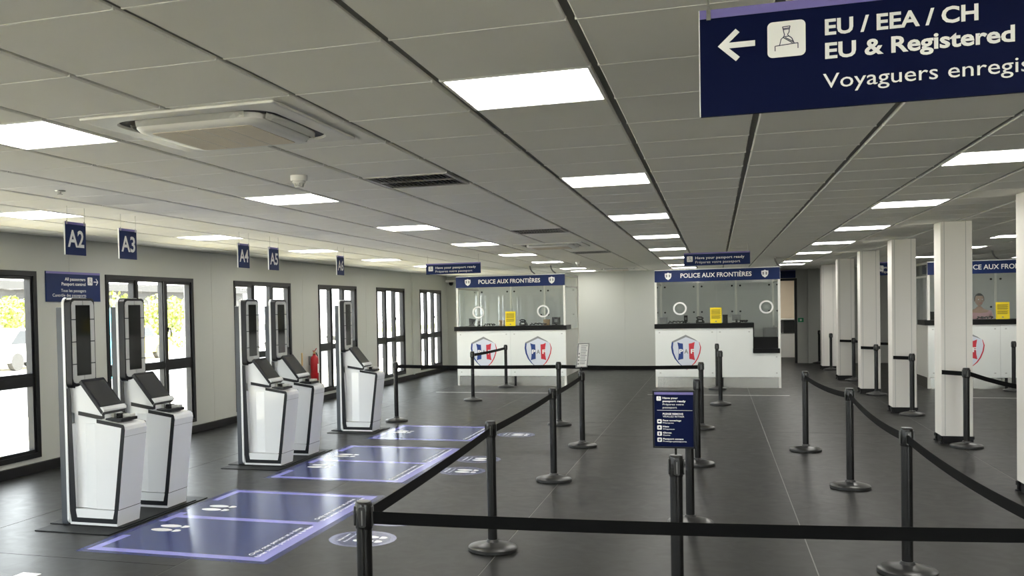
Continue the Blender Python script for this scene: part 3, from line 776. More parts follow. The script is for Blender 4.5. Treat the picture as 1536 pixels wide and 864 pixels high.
for x, y, lab in ((-2.44, 6.496, 'nearest round floor sticker with white footprints, half behind a stanchion'), (-2.42, 7.16, 'round floor sticker mostly hidden behind the front belt'), (-2.47, 9.463, 'round footprint sticker beside the second lane, nearer of its pair'), (-2.476, 10.231, 'round footprint sticker beside the second lane, farther of its pair'), (-2.474, 12.316, 'farthest round footprint sticker, beside the last lane')):
    t = thing('round_floor_sticker', (x, y, 0), lab, 'floor sticker', 'round waiting stickers')
    pl = Pl((x, y, 0), (0, 1, 0), (-1, 0, 0))
    obj('sticker_rim', pl.ell(BM(), 0, 0, .245, .245, .0002, .0005, 48), 'film_disc', t)
    obj('sticker_disc', pl.ell(BM(), 0, 0, .205, .205, .0006, .0008, 48), 'film_discin', t)
    feet(pl, .0, -.06, .22, t)
    text(pl, 'Wait here', -.11, .12, .135, .16, .02, c=.0014, parent=t); text(pl, 'Patientez ici', -.12, .13, .085, .108, 0, c=.0014, parent=t)
tag(obj('paper_sheet', BX(-4.27, -4.13, 4.85, 5.11, .0005, .002), 'print_white'), 'pale sheet on the floor at the bottom left corner', 'paper')
for x0, x1, y, lab in ((-5.29, -3.0, 18.40, 'thin white line on the floor before the left booth'), (-1.2, 1.22, 18.24, 'thin white line on the floor before the middle booth'), (3.66, 5.9, 18.13, 'thin white line on the floor before the right booth')):
    tag(obj('floor_line', BX(x0, x1, y-.02, y+.02, .0003, .0012), 'frame_white'), lab, 'floor line', 'white waiting lines')

# ------------------------------------------------------------------ kiosks
def make_kiosk():
    t = thing('passport_kiosk', (0, 0, 0))
    K0 = .016                                               # top of the floor plates
    # rear spine: grey back plate, white shell, black inner shell
    obj('back_plate', BX(-.062, -.005, -.156, .156, K0, 1.725, bev=.006), 'kiosk_grey', t)
    pl = Pl((0, 0, 0), (0, 1, 0), (0, 0, 1))                 # faces +X
    obj('white_shell', pl.poly(BM(), rpts(-.160, .160, K0, 1.800, .045, 7), -.005, .017), 'kiosk_white', t, smooth=True)
    obj('mast', pl.poly(BM(), rpts(-.155, .155, 1.085, 1.794, .042, 7), .017, .072), 'kiosk_black', t, smooth=True)
    # illuminated surround in segments, camera window in the middle
    gl = obj('camera_window', pl.rrect(BM(), -.089, .089, 1.185, 1.735, .004, .072, .0755), 'screen_dark', t)
    za = [1.118, 1.273, 1.449, 1.625, 1.778]
    for sgn in (-1, 1):
        for k in range(4):
            z0, z1 = za[k]+.004, za[k+1]-.004
            a0, a1 = sorted((sgn*.141, sgn*.095)); bm = BM()
            if k == 0:
                pts = [(sgn*.095, z1), (sgn*.095, 1.18), (sgn*.004, 1.18), (sgn*.004, z0), (sgn*.105, z0), (sgn*.13, z0+.011), (sgn*.141, z0+.036), (sgn*.141, z1)]
            elif k == 3:
                pts = [(sgn*.095, z0), (sgn*.141, z0), (sgn*.141, z1-.036), (sgn*.13, z1-.011), (sgn*.105, z1), (sgn*.004, z1), (sgn*.004, 1.74), (sgn*.095, 1.74)]
            else: pts = [(a0, z0), (a1, z0), (a1, z1), (a0, z1)]
            pl.poly(bm, pts, .072, .0765); obj('light_segment', bm, 'kiosk_lamp', t)
    # body: loft of cross sections; narrow waist at the back, full width in front
    def front_u(z): return .452 + (z-.05)*(.092/.75)
    def sect(z, hb, hf, uf):
        return [(.017, -.15, z), (.05, -.15, z), (.062, -hb, z), (.15, -hb, z), (.265, -hf, z), (uf, -hf, z), (uf, hf, z), (.265, hf, z), (.15, hb, z), (.062, hb, z), (.05, .15, z), (.017, .15, z)]
    def loft(bm, secs):
        rows = [[bm.verts.new(p) for p in s_] for s_ in secs]; n = len(rows[0])
        for A, B in zip(rows, rows[1:]):
            for i in range(n):
                j = (i+1) % n; bm.faces.new((A[i], A[j], B[j], B[i]))
        bm.faces.new(rows[0][::-1]); bm.faces.new(rows[-1])
        return bm
    secs = [sect(.145, .118, .147, front_u(.145)), sect(.30, .112, .147, front_u(.30)), sect(.60, .110, .147, front_u(.60)), sect(.715, .110, .147, front_u(.715)), sect(.765, .110, .147, front_u(.765)), sect(.792, .110, .147, front_u(.765)-.006), sect(.808, .110, .147, front_u(.765)-.022)]
    body = obj('body', loft(BM(), secs), 'kiosk_white', t)
    # sloped top deck of the front box
    bm = BM(); prism_xz(bm, [(.265, .808), (front_u(.765)-.022, .808), (.30, .846), (.265, .846)], -.147, .147); obj('top_deck', bm, 'kiosk_white', body)
    obj('foot_box', loft(BM(), [[(.017, -.152, K0), (front_u(.05)-.006, -.152, K0), (front_u(.05)-.006, .152, K0), (.017, .152, K0)], [(.017, -.152, .14), (front_u(.14), -.152, .14), (front_u(.14), .152, .14), (.017, .152, .14)]]), 'kiosk_white', t)
    obj('front_seam', BX(front_u(.142)-.05, front_u(.142)-.002, -.146, .146, .138, .147), 'kiosk_black', t)
    bm = BM(); box(bm, front_u(.715)-.01, front_u(.715)+.0008, -.1472, .1472, .713, .7155); obj('panel_seam', bm, 'device_grey', body)
    # neck and screen wedge
    bm = BM(); prism_xz(bm, [(.017, 1.09), (.10, 1.10), (.142, 1.118), (.342, .872), (.342, .842), (.12, .868), (.017, .90)], -.118, .118); neck = obj('neck', bm, 'kiosk_white', t)
    bm = BM(); prism_xz(bm, [(.05, .80), (.05, .90), (.12, .868), (.265, .848), (.265, .80)], -.109, .109); obj('waist_top', bm, 'kiosk_white', neck)
    # black outline bands on both sides
    for sgn in (-1, 1):
        y0, y1 = sorted((sgn*.147, sgn*.1535)); w = .030
        def strip(pts, wd, name='edge_band', ya=y0, yb=y1):
            bm = BM()
            for i, ((u0, z0), (u1, z1)) in enumerate(zip(pts, pts[1:])):
                d = Vector((u1-u0, z1-z0)).normalized(); n = Vector((-d.y, d.x))*wd
                e = d*(wd*.45 if i < len(pts)-2 else 0)
                prism_xz(bm, [(u0, z0), (u1+e.x*0, z1+e.y*0), (u1+n.x, z1+n.y), (u0+n.x, z0+n.y)], ya, yb)
            obj(name, bm, 'kiosk_black', t)
        bm = BM()                                         # one continuous band around the lower body
        fo = lambda z: front_u(z)-.004
        outer = [(.285, .846), (.524, .808), (fo(.765)-.004, .795), (fo(.765), .765), (fo(.13), .13), (fo(.04), .035), (.03, .035), (.018, .12), (.018, 1.085)]
        inner = [(.285, .818), (.508, .783), (fo(.765)-.03, .772), (fo(.765)-.032, .755), (fo(.13)-.034, .13), (fo(.07)-.040, .072), (.082, .072), (.072, .12), (.047, 1.085)]
        for (o0, o1, i1, i0) in zip(outer, outer[1:], inner[1:], inner): prism_xz(bm, [o0, o1, i1, i0], y0, y1)
        obj('edge_band', bm, 'kiosk_black', t)
        y2, y3 = sorted((sgn*.108, sgn*.128))
        bm = BM(); prism_xz(bm, [(.10, .905), (.10, .875), (.30, .842), (.335, .850), (.335, .888), (.322, .888), (.318, .868)], y2, y3); obj('waist_band', bm, 'kiosk_black', t)
        # pale recessed side cheek between waist and front box
    # touchscreen
    P0, P1 = Vector((.148, 1.146)), Vector((.346, .900)); d = (P1-P0).normalized(); n = Vector((-d.y, d.x))
    R_ = (0, 1, 0); U_ = (-d.x, 0, -d.y)
    pl2 = Pl((P1.x, 0, P1.y), R_, U_); L = (P1-P0).length
    sc_ = obj('touchscreen', pl2.rrect(BM(), -.152, .152, -.006, L+.006, .012, -.022, .004), 'kiosk_black', t)
    obj('display', pl2.rect(BM(), -.130, .130, .058, L-.018, .004, .0055), 'screen_grey', sc_)
    bm = BM(); prism_lip = [(0, -.022), (0, .012), (.012, .020), (.040, .018), (.048, .006), (.048, -.022)]
    p3 = Pl((P1.x, -.151, P1.y), (U_[0], U_[1], U_[2]), pl2.N); p3.poly(bm, [(a, c) for a, c in prism_lip], 0, .302)
    obj('screen_lip', bm, 'kiosk_white', sc_, smooth=False)
    # document reader tray
    tr = obj('reader_tray', BX(.335, .485, -.115, .105, .826, .850, bev=.003), 'kiosk_black', t)
    obj('reader_glass', BX(.40, .478, -.09, .02, .850, .8535), 'screen_dark', tr)
    obj('reader_hood', BX(.385, .47, .03, .10, .850, .872, bev=.004), 'device_light', tr)
    obj('reader_arm', BX(.352, .372, -.05, -.02, .850, .885, bev=.003), 'steel', tr)
    obj('reader_flap', BX(.36, .40, .0, .085, .852, .878, bev=.003), 'device_black', tr)
    return t
k0 = make_kiosk(); first = True
KX = -4.86
for n_, yc in (('A2', 6.505), ('A3', 7.225), ('A4', 9.47), ('A5', 10.20), ('A6', 12.35)):
    if first: k0.location = (KX, yc, 0); WL[k0.name] = Vector((KX, yc, 0)); kk = k0; first = False
    else: kk = copy_tree(k0, (KX, yc, 0))
    tag(kk, 'tall white self-service passport kiosk under the %s sign' % n_, 'kiosk', 'white passport kiosks')
for a, b_, lab in ((6.13, 7.615, 'black floor plate under kiosks A2 and A3'), (9.08, 10.585, 'black floor plate under kiosks A4 and A5'), (12.03, 12.72, 'black floor plate under kiosk A6')):
    t = thing('floor_plate', (-5.0, a, 0), lab, 'floor plate', 'kiosk floor plates')
    obj('lower_plate', BX(-5.005, -4.335, a, b_, 0, .008, bev=.002), 'plate_black', t)
    obj('upper_plate', BX(-5.03, -4.36, a+.215, b_-.155, .008, .016, bev=.002), 'plate_black', t)

# ------------------------------------------------------------------ police booths
def paf_logo(x, zc, yf, parent):
    s = .00131
    P = lambda u, v: (x + (u-428)*s, zc - (v-366)*s*1.03)
    pl = Pl((0, yf, 0), (1, 0, 0), (0, 0, 1))
    def pg(pts, m, name, c0=0, c1=.0015): return obj(name, pl.poly(BM(), [P(*q) for q in pts][::-1], c0, c1), m, parent)
    pg([(428, 115), (235, 212), (222, 290), (245, 400), (322, 520), (435, 618), (553, 520), (622, 400), (640, 290), (620, 212)], 'logo_face', 'shield_face', 0, .001)
    pg([(428, 107), (222, 205), (245, 222), (430, 140)], 'logo_grey', 'shield_chevron', .001, .002)
    pg([(428, 107), (430, 140), (560, 190), (600, 207), (560, 175)], 'logo_grey', 'shield_chevron', .001, .002)
    def strip(o, i, m, name):
        bm = BM()
        for a0, a1, b1, b0 in zip(o, o[1:], i[1:], i): pl.poly(bm, [P(*a0), P(*a1), P(*b1), P(*b0)], .001, .002)
        obj(name, bm, m, parent)
    strip([(224, 212), (213, 290), (226, 370), (262, 455), (318, 525), (385, 580), (440, 622)], [(248, 214), (240, 290), (252, 370), (285, 455), (332, 522), (388, 575), (440, 618)], 'flag_blue', 'shield_rim')
    strip([(622, 215), (646, 290), (634, 370), (602, 455), (560, 520), (500, 572), (440, 622)], [(616, 216), (632, 290), (618, 370), (584, 455), (545, 515), (494, 568), (440, 618)], 'flag_red', 'shield_rim')
    pg([(305, 215), (350, 231), (385, 234), (389, 350), (388, 460), (350, 466), (312, 480), (322, 410), (324, 350), (318, 280)], 'flag_blue', 'flag_panel', .001, .002)
    pg([(555, 212), (510, 231), (470, 236), (473, 350), (476, 460), (515, 466), (557, 480), (544, 410), (540, 350), (545, 280)], 'flag_red', 'flag_panel', .001, .002)
    for ch, a0, a1, m in (('P', 330, 386, 'print_white'), ('A', 403, 462, 'logo_grey'), ('F', 497, 547, 'print_white')):
        text(pl, ch, P(a0, 0)[0], P(a1, 0)[0], P(0, 382)[1], P(0, 316)[1], .035, c=.0026, m=m, parent=parent)
def booth(x0, yf, kind, lab):
    w, dp = 2.33, 2.0; x1 = x0+w
    t = thing('police_booth', (x0, yf, 0), lab, 'booth', 'border police booths')
    pl = Pl((0, yf, 0), (1, 0, 0), (0, 0, 1))
    zt = 2.335
    for (px, py) in ((x0, yf), (x1-.045, yf), (x0, yf+dp-.045), (x1-.045, yf+dp-.045), (x0+.765, yf+dp-.045), (x0+1.545, yf+dp-.045)):
        obj('corner_post', BX(px, px+.045, py, py+.045, 0, zt, bev=.004), 'alu', t)
    for (a, b_, c0, c1) in ((x0+.045, x1-.045, yf, yf+.045), (x0+.045, x1-.045, yf+dp-.045, yf+dp), (x0, x0+.045, yf+.045, yf+dp-.045), (x1-.045, x1, yf+.045, yf+dp-.045)):
        obj('top_rail', BX(a, b_, c0, c1, zt-.045, zt), 'alu', t)
    # mirror steel plinth and white glass front panels on stand-offs
    obj('plinth', BX(x0+.02, x1-.02, yf+.012, yf+.03, 0, .20), 'mirror_steel', t)
    obj('plinth_side', BX(x1-.03, x1-.012, yf+.045, yf+dp-.045, 0, .20), 'mirror_steel', t); obj('plinth_side', BX(x0+.012, x0+.03, yf+.045, yf+dp-.045, 0, .20), 'mirror_steel', t)
    xm = x0+1.165
    zc0, zc1 = 1.168, 1.262
    def screws(pts):
        for a, b_ in pts: obj('standoff_screw', pl.ell(BM(), a, b_, .017, .012, .012, .018, 12), 'steel', t)
    lx = x0+1.83
    f0 = obj('front_panel', pl.rect(BM(), x0+.008, xm-.002, .21, zc0, 0, .012), 'panel_white', t)
    screws([(x0+.085, 1.09), (xm-.085, 1.09), (x0+.095, .29), (xm-.085, .29)])
    if kind == 2:
        obj('front_panel', pl.poly(BM(), [(xm+.002, .21), (x1-.008, .21), (x1-.008, .674), (lx, .674), (lx, zc0), (xm+.002, zc0)], 0, .012), 'panel_white', t)
        screws([(xm+.06, 1.09), (lx-.07, 1.09), (xm+.085, .29), (x1-.08, .29), (x1-.08, .60)])
    else:
        obj('front_panel', pl.rect(BM(), xm+.002, x1-.008, .21, zc0, 0, .012), 'panel_white', t)
        screws([(xm+.085, 1.09), (x1-.085, 1.09), (xm+.085, .29), (x1-.085, .29)])
    obj('support_leg', BX(xm+.07, xm+.115, yf+.002, yf+.012, 0, .205), 'black_frame', t)
    # side walls: solid below, glass above
    for sx in (x0, x1):
        a0, a1 = (sx+.012, sx+.03) if sx == x0 else (sx-.03, sx-.012)
        obj('side_panel', BX(a0, a1, yf+.045, yf+dp-.045, .20, 1.16), 'alu', t)
        obj('side_glass', BX(a0+.004, a0+.012, yf+.045, yf+dp-.045, 1.16, zt-.045), 'booth_glass', t)
        obj('side_rail', BX(a0, a1, yf+.045, yf+dp-.045, 2.05, 2.085), 'alu', t)
    # rear screens
    ex = [x0+.045, x0+.765, x0+.81, x0+1.545, x0+1.59, x1-.045]
    for a, b_ in ((ex[0], ex[1]), (ex[2], ex[3]), (ex[4], ex[5])):
        pn = obj('rear_screen', BX(a+.004, b_-.004, yf+dp-.035, yf+dp-.02, .05, zt-.05), 'rear_grey', t)
        pr = Pl((0, yf+dp-.035, 0), (1, 0, 0), (0, 0, 1))
        for u in (a+.06, b_-.06):
            for v in (1.47, 2.02): obj('fixing_knob', pr.ell(BM(), u, v, .02, .02, 0, .02, 12), 'device_black', pn)
    # counters
    if kind == 2:
        obj('counter', BX(x0-.01, lx+.02, yf-.035, yf+.62, zc0, zc1, bev=.004), 'counter_black', t)
        obj('counter_upstand', BX(lx, lx+.02, yf-.03, yf+.60, .70, zc0), 'counter_black', t)
        obj('low_counter', BX(lx-.005, x1-.02, yf-.045, yf+.62, .674, .765, bev=.004), 'counter_black', t)
        obj('low_counter_back', BX(lx+.02, x1-.046, yf+.05, yf+.08, .765, .985), 'counter_black', t)
    else:
        obj('counter', BX(x0-.05, x1+.02, yf-.035, yf+.62, zc0, zc1, bev=.004), 'counter_black', t)
    # front glass, fascia
    zg = zc1 if kind != 2 else .985
    obj('front_glass', pl.rect(BM(), x0+.046, xm-.002, zc1, 2.09, -.022, -.014), 'booth_glass', t)
    if kind == 2: obj('front_glass', pl.poly(BM(), [(xm+.002, zc1), (lx+.022, zc1), (lx+.022, .985), (x1-.046, .985), (x1-.046, 2.09), (xm+.002, 2.09)], -.022, -.014), 'booth_glass', t)
    else: obj('front_glass', pl.rect(BM(), xm+.002, x1-.046, zc1, 2.09, -.022, -.014), 'booth_glass', t)
    fa = obj('fascia', pl.rect(BM(), x0+.005, x1-.005, 2.09, 2.318, 0, .02), 'navy', t)
    pf = Pl((0, yf-.02, 0), (1, 0, 0), (0, 0, 1))
    text(pf, 'POLICE AUX FRONTIÈRES', x0+.50, x0+1.815, 2.165, 2.252, .016, parent=fa, c=.0016)
    for a in (.265, 2.055):
        sh = [(-.062, .055), (-.03, .055), (0, .072), (.03, .055), (.062, .055), (.062, -.005), (.045, -.045), (0, -.078), (-.045, -.045), (-.062, -.005)]
        obj('shield_badge', pf.poly(BM(), [(x0+a+u, 2.205+v) for u, v in sh][::-1], 0, .0012), 'print_white', fa)
        bm = BM()
        for u in (-.028, .028): pf.poly(bm, [(x0+a+u-.016, 2.24), (x0+a+u+.012, 2.234), (x0+a+u+.012, 2.186), (x0+a+u-.014, 2.18)], .0012, .002)
        obj('badge_flag', bm, 'print_grey', fa)
    # intercom rings with a perforated disc, on the glass
    r2 = 2.075 if kind == 2 else 1.865
    for a in (.48, r2):
        rg = obj('speech_ring', pl.ring(BM(), x0+a, 1.562, .098, .128, -.012, .012), 'print_white', t)
        obj('speech_disc', pl.ell(BM(), x0+a, 1.562, .097, .097, -.018, -.008), 'booth_glass', rg)
        bm = BM()
        for q in range(5): pl.rect(bm, x0+a-.05, x0+a+.05, 1.53+q*.016, 1.534+q*.016, -.007, -.005)
        obj('speech_slot', bm, 'device_light', rg)
    logos = (.585, 1.745) if kind == 1 else (.585,)
    if kind == 3: logos = (.63,)
    for a in logos: paf_logo(x0+a, .693, yf-.012, t)
    return t
BO = [(-5.27, 20.03, 1), (-1.147, 19.85, 2), (3.69, 19.88, 3)]
booth(-5.27, 20.03, 1, 'left border police booth with two shield emblems on its white front')
booth(-1.147, 19.85, 2, 'middle border police booth with a stepped low counter on its right')
booth(3.69, 19.88, 3, 'right border police booth partly hidden by the white columns')
# things on the counters
def notice(x0, yf, lab):
    t = thing('yellow_notice', (x0, yf, 1.262), lab, 'notice', 'yellow notices on the booth counters')
    pl = Pl((x0, yf-.02, 1.264), (1, 0, 0), (0, .06, 1))
    obj('notice_sheet', pl.rect(BM(), 0, .215, 0, .305, -.004, 0), 'yellow', t)
    bm = BM()
    for q in range(6): pl.rect(bm, .022, .193-.01*(q % 2), .255-q*.017, .266-q*.017, 0, .0008)
    obj('printed_lines', bm, 'yellow_text', t); bm = BM()
    for q in range(4): pl.rect(bm, .022, .193-.014*(q % 2), .14-q*.017, .151-q*.017, 0, .0008)
    obj('printed_lines', bm, 'yellow_text', t)
    obj('printed_mark', pl.ell(BM(), .107, .035, .016, .012, 0, .0008, 14), 'print_grey', t)
    obj('notice_stand', BX(x0+.02, x0+.195, yf-.015, yf+.04, 1.262, 1.268), 'booth_glass', t)
notice(-4.205, 20.03, 'yellow notice standing on the left booth counter'); notice(-.10, 19.85, 'yellow notice standing on the middle booth counter'); notice(4.785, 19.88, 'yellow notice standing on the right booth counter')
ZC = 1.262
def reader(x, y, lab, s=1.0, z=ZC):
    t = thing('document_reader', (x, y, z), lab, 'document reader', 'document readers on the counters')
    bm = BM(); prism_xz(bm, [(x, z), (x+.14*s, z), (x+.10*s, z+.03), (x+.16*s, z+.15*s), (x+.02*s, z+.17*s), (x+.03*s, z+.03)], y, y+.11); obj('reader_body', bm, 'device_black', t)
    pl = Pl((x+.02*s, y, z+.03), (1, 0, 0), (0, 0, 1)); obj('reader_window', pl.rect(BM(), .03*s, .09*s, .03, .10*s, 0, .002), 'screen_grey', t)
    obj('foot_pad', BX(x, x+.15*s, y-.02, y+.12, z, z+.008), 'device_grey', t)
def carton(x, y, w, h, m, lab, name='carton', cat='box', z=ZC):
    t = thing(name, (x, y, z), lab, cat)
    obj('carton_body', BX(x, x+w, y, y+.12, z, z+h, bev=.004), m, t); obj('carton_lid', BX(x-.003, x+w+.003, y-.003, y+.123, z+h-.03, z+h+.002, bev=.003), m, t)
def dome(x, y, r, lab, z=ZC):
    t = thing('desk_phone', (x, y, z), lab, 'phone', 'black desk phones')
    bm = BM(); prism_xz(bm, [(x-r, z), (x+r, z), (x+r, z+.03), (x+r*.5, z+.09), (x-r*.6, z+.10), (x-r, z+.05)], y, y+.16); obj('phone_body', bm, 'device_black', t)
    obj('handset', tube(BM(), [(x-r*.9, y+.03, z+.10), (x-r*.5, y+.03, z+.125), (x+r*.3, y+.03, z+.12), (x+r*.7, y+.03, z+.085)], [.022, .015, .015, .022], 8), 'device_black', t, smooth=True)
    obj('phone_keys', BX(x-.03, x+.03, y-.002, y, z+.03, z+.06), 'device_light', t)
def cable(x, y, lab, z=ZC, w=.25):
    pts = [(x + w*i/24 + .02*math.sin(i*1.3), y + .05*math.sin(i*.8), z + .012 + .035*abs(math.sin(i*.55))) for i in range(25)]
    tag(obj('cable_bundle', tube(BM(), pts, .011, 6), 'device_black', smooth=True), lab, 'cable', 'loose cables on the counters')
def monitor(x, y, w, h, lab, z=ZC, lift=.05, m='device_black'):
    t = thing('desk_monitor', (x, y, z), lab, 'monitor', 'monitors in the booths')
    obj('monitor_housing', BX(x, x+w, y, y+.03, z+lift, z+lift+h, bev=.004), m, t); obj('monitor_rear', BX(x+.05, x+w-.05, y-.02, y, z+lift+.04, z+lift+h-.04, bev=.006), 'device_grey', t)
    obj('monitor_neck', BX(x+w/2-.02, x+w/2+.02, y+.0, y+.025, z+.008, z+lift+.03), 'device_black', t); obj('monitor_base', BX(x+w/2-.08, x+w/2+.08, y-.05, y+.08, z, z+.01), 'device_black', t)
reader(-5.06, 20.2, 'tilted black document reader at the left end of the left booth counter'); monitor(-4.92, 20.35, .14, .12, 'tiny camera stand beside the reader on the left booth counter', lift=.03, m='device_light')
cable(-4.72, 20.25, 'black cables left of the yellow notice on the left booth counter'); carton(-4.40, 20.3, .09, .12, 'cardboard', 'small brown carton left of the yellow notice on the left booth counter')
dome(-3.87, 20.2, .075, 'black desk phone right of the yellow notice on the left booth counter'); cable(-3.72, 20.2, 'black cables below the right speech ring of the left booth', w=.35)
carton(-3.45, 20.3, .12, .12, 'cardboard', 'brown carton under the right speech ring of the left booth'); monitor(-3.26, 20.25, .17, .15, 'black monitor at the right end of the left booth counter', lift=.02); carton(-3.31, 20.42, .14, .14, 'device_light', 'grey box behind the monitor in the left booth')
carton(-1.07, 20.0, .15, .13, 'device_grey', 'dark grey box at the left end of the middle booth counter'); cable(-.90, 20.0, 'black cable heap under the left speech ring of the middle booth', w=.32)
monitor(-.60, 20.1, .07, .13, 'narrow black stand under the left speech ring of the middle booth', lift=.03); dome(-.29, 20.05, .08, 'black desk phone left of the yellow notice on the middle booth counter')
carton(.135, 20.0, .09, .16, 'device_black', 'black box right of the yellow notice on the middle booth counter'); carton(.235, 20.05, .06, .13, 'device_light', 'slim pale box on the middle booth counter'); monitor(.31, 20.05, .16, .12, 'tilted grey monitor on the middle booth counter', lift=.04, m='device_grey'); cable(.45, 20.0, 'grey cable end beside the tilted monitor of the middle booth', w=.14)
monitor(.88, 20.25, .26, .22, 'grey monitor above the low counter of the middle booth', z=.765, lift=.17, m='device_grey')
reader(.70, 20.1, 'black document reader on the low counter of the middle booth', 1.0, .765); cable(.85, 20.1, 'black cables on the low counter of the middle booth', .765+.03, .25)
cable(4.52, 20.0, 'black cables left of the yellow notice on the right booth counter'); carton(3.74, 20.1, .14, .15, 'device_black', 'black box at the left end of the right booth counter')
for x, y, lab in ((-3.72, 20.3, 'dark cable looping from the ceiling to the left booth, left one'), (-3.28, 20.3, 'dark cable looping from the ceiling to the left booth, right one'), (1.12, 20.4, 'dark cable looping from the ceiling to the middle booth'), (4.86, 20.4, 'dark cable dropping from the ceiling to the right booth')):
    pts = [(x, y, CEIL), (x+.01, y, CEIL-.06), (x+.04, y, CEIL-.12), (x+.10, y, CEIL-.17), (x+.12, y, CEIL-.20)]
    tag(obj('power_cable', tube(BM(), pts, .014, 8), 'device_grey', smooth=True), lab, 'cable', 'power cables above the booths')

# ------------------------------------------------------------------ wall-side small things
ex = thing('fire_extinguisher', (XL+.09, 15.82, .42), 'red fire extinguisher with black horn hanging on the wall between windows', 'fire extinguisher')
ex_x, ex_y = XL+.10, 15.80
obj('cylinder', lathe(BM(), ex_x, ex_y, [(.065, .425), (.072, .435), (.072, .80), (.060, .845), (.030, .87), (.025, .90)], 24), 'red_paint', ex, smooth=True)
obj('valve', lathe(BM(), ex_x, ex_y, [(.018, .90), (.022, .91), (.022, .935), (.012, .94)], 12), 'brass', ex, smooth=True)
obj('lever', tube(BM(), [(ex_x, ex_y-.02, .935), (ex_x, ex_y+.05, .965), (ex_x, ex_y+.10, .99)], .008, 6), 'red_paint', ex); obj('lever', tube(BM(), [(ex_x, ex_y-.06, .955), (ex_x, ex_y+.02, .93)], .008, 6), 'red_paint', ex)
obj('hose', tube(BM(), [(ex_x, ex_y+.02, .92), (ex_x, ex_y+.09, .91), (ex_x, ex_y+.13, .86), (ex_x, ex_y+.13, .78)], .009, 8), 'device_black', ex, smooth=True)
obj('horn', lathe(BM(), ex_x, ex_y+.135, [(.040, .56), (.036, .58), (.018, .76), (.013, .80)], 16), 'device_black', ex, smooth=True)
obj('label_plate', Pl((ex_x+.073, ex_y, 0), (0, 1, 0), (0, 0, 1)).rect(BM(), -.03, .03, .56, .72, -.004, 0), 'print_white', ex)
obj('wall_bracket', BX(XL, XL+.03, ex_y-.03, ex_y+.03, .70, .86), 'device_grey', ex)
tag(obj('key_tag', BX(XL, XL+.012, 15.45, 15.49, .70, .93), 'brass'), 'narrow brass strip on the wall left of the fire extinguisher', 'tag')
cc = thing('security_camera', (-6.7, 25.0, 2.33), 'small dark security camera in the far left ceiling corner', 'camera')
obj('camera_mount', BX(-6.86, -6.62, 24.98, 25.17, 2.36, 2.42, bev=.01), 'white_plastic', cc); obj('camera_dome', lathe(BM(), -6.72, 25.03, [(.02, 2.27), (.05, 2.29), (.06, 2.33), (.06, 2.36)], 16), 'device_black', cc, smooth=True)
ds = thing('exit_button', (2.17, YB2, 1.157), 'small green exit button plate on the wall right of the doorway', 'button')
pl = Pl((2.17, YB2, 1.157), (1, 0, 0), (0, 0, 1)); obj('button_plate', pl.rect(BM(), -.07, .07, -.055, .055, 0, .015), 'green_sign', ds); obj('button', pl.ell(BM(), 0, 0, .028, .028, .015, .025, 14), 'print_white', ds)
ol = copy_tree(proto_l, (1.6, 29.6, 2.512)); tag(ol, 'unseen square ceiling light added to brighten the office behind the dark doorway', 'ceiling light', 'square light panels in the ceiling')  # unseen lamp, added to light up the room behind the doorway
cb = thing('office_cabinet', (1.6, 30.6, 0), 'white low cabinet with dark glass doors inside the doorway', 'cabinet')
obj('cabinet_body', BX(.6, 3.2, 30.9, 31.45, 0, .70), 'white_plastic', cb); obj('cabinet_top', BX(.55, 3.25, 30.85, 31.48, 1.12, 1.15), 'white_plastic', cb)
for k in range(4): obj('cabinet_door', BX(.62+.65*k, 1.22+.65*k, 30.93, 31.0, .73, 1.10), 'screen_grey', cb)
obj('cabinet_back', BX(.6, 3.2, 31.40, 31.45, .70, 1.12), 'white_plastic', cb)

# ------------------------------------------------------------------ person behind the right booth glass
def skin_mesh(name, verts, edges, radii, m, parent, sub=2, root=0):
    me = bpy.data.meshes.new(name); wl = WL[parent.name]
    me.from_pydata([tuple(Vector(v)-wl) for v in verts], edges, [])
    o = bpy.data.objects.new(name, me); COL.objects.link(o); o.parent = parent
    sk = o.modifiers.new('skin', 'SKIN'); sk.use_smooth_shade = True
    if not me.skin_vertices: me.skin_vertices.new()
    for i, r in enumerate(radii):
        me.skin_vertices[0].data[i].radius = r if isinstance(r, tuple) else (r, r)
    me.skin_vertices[0].data[root].use_root = True
    ss = o.modifiers.new('sub', 'SUBSURF'); ss.levels = ss.render_levels = sub
    dg = bpy.context.evaluated_depsgraph_get(); me2 = bpy.data.meshes.new_from_object(o.evaluated_get(dg))
    o.modifiers.clear(); o.data = me2; me2.materials.clear(); me2.materials.append(MATS[m])
    for p in me2.polygons: p.use_smooth = True
    return o
px, py = 4.78, 21.0
pt = thing('person', (px, py, 0), 'person in a pink top standing behind the right booth glass', 'person')
V = [(px, py, .92), (px, py, 1.08), (px, py, 1.25), (px, py+.01, 1.36), (px, py, 1.45), (px, py, 1.50),
     (px-.15, py+.01, 1.36), (px-.22, py-.02, 1.12), (px-.14, py-.20, 1.10), (px-.10, py-.27, 1.10),
     (px+.15, py+.01, 1.36), (px+.22, py-.02, 1.12), (px+.14, py-.20, 1.10), (px+.10, py-.27, 1.10),
     (px-.09, py, .88), (px-.095, py+.01, .50), (px-.10, py+.02, .09), (px-.10, py-.10, .045),
     (px+.09, py, .88), (px+.095, py+.01, .50), (px+.10, py+.02, .09), (px+.10, py-.10, .045)]
Ed = [(0, 1), (1, 2), (2, 3), (3, 4), (4, 5), (3, 6), (6, 7), (7, 8), (8, 9), (3, 10), (10, 11), (11, 12), (12, 13), (0, 14), (14, 15), (15, 16), (16, 17), (0, 18), (18, 19), (19, 20), (20, 21)]
Rd = [(.15, .11), (.13, .10), (.15, .11), (.13, .09), .055, .05, .065, .045, .036, .03, .065, .045, .036, .03, .085, .06, .045, .04, .085, .06, .045, .04]
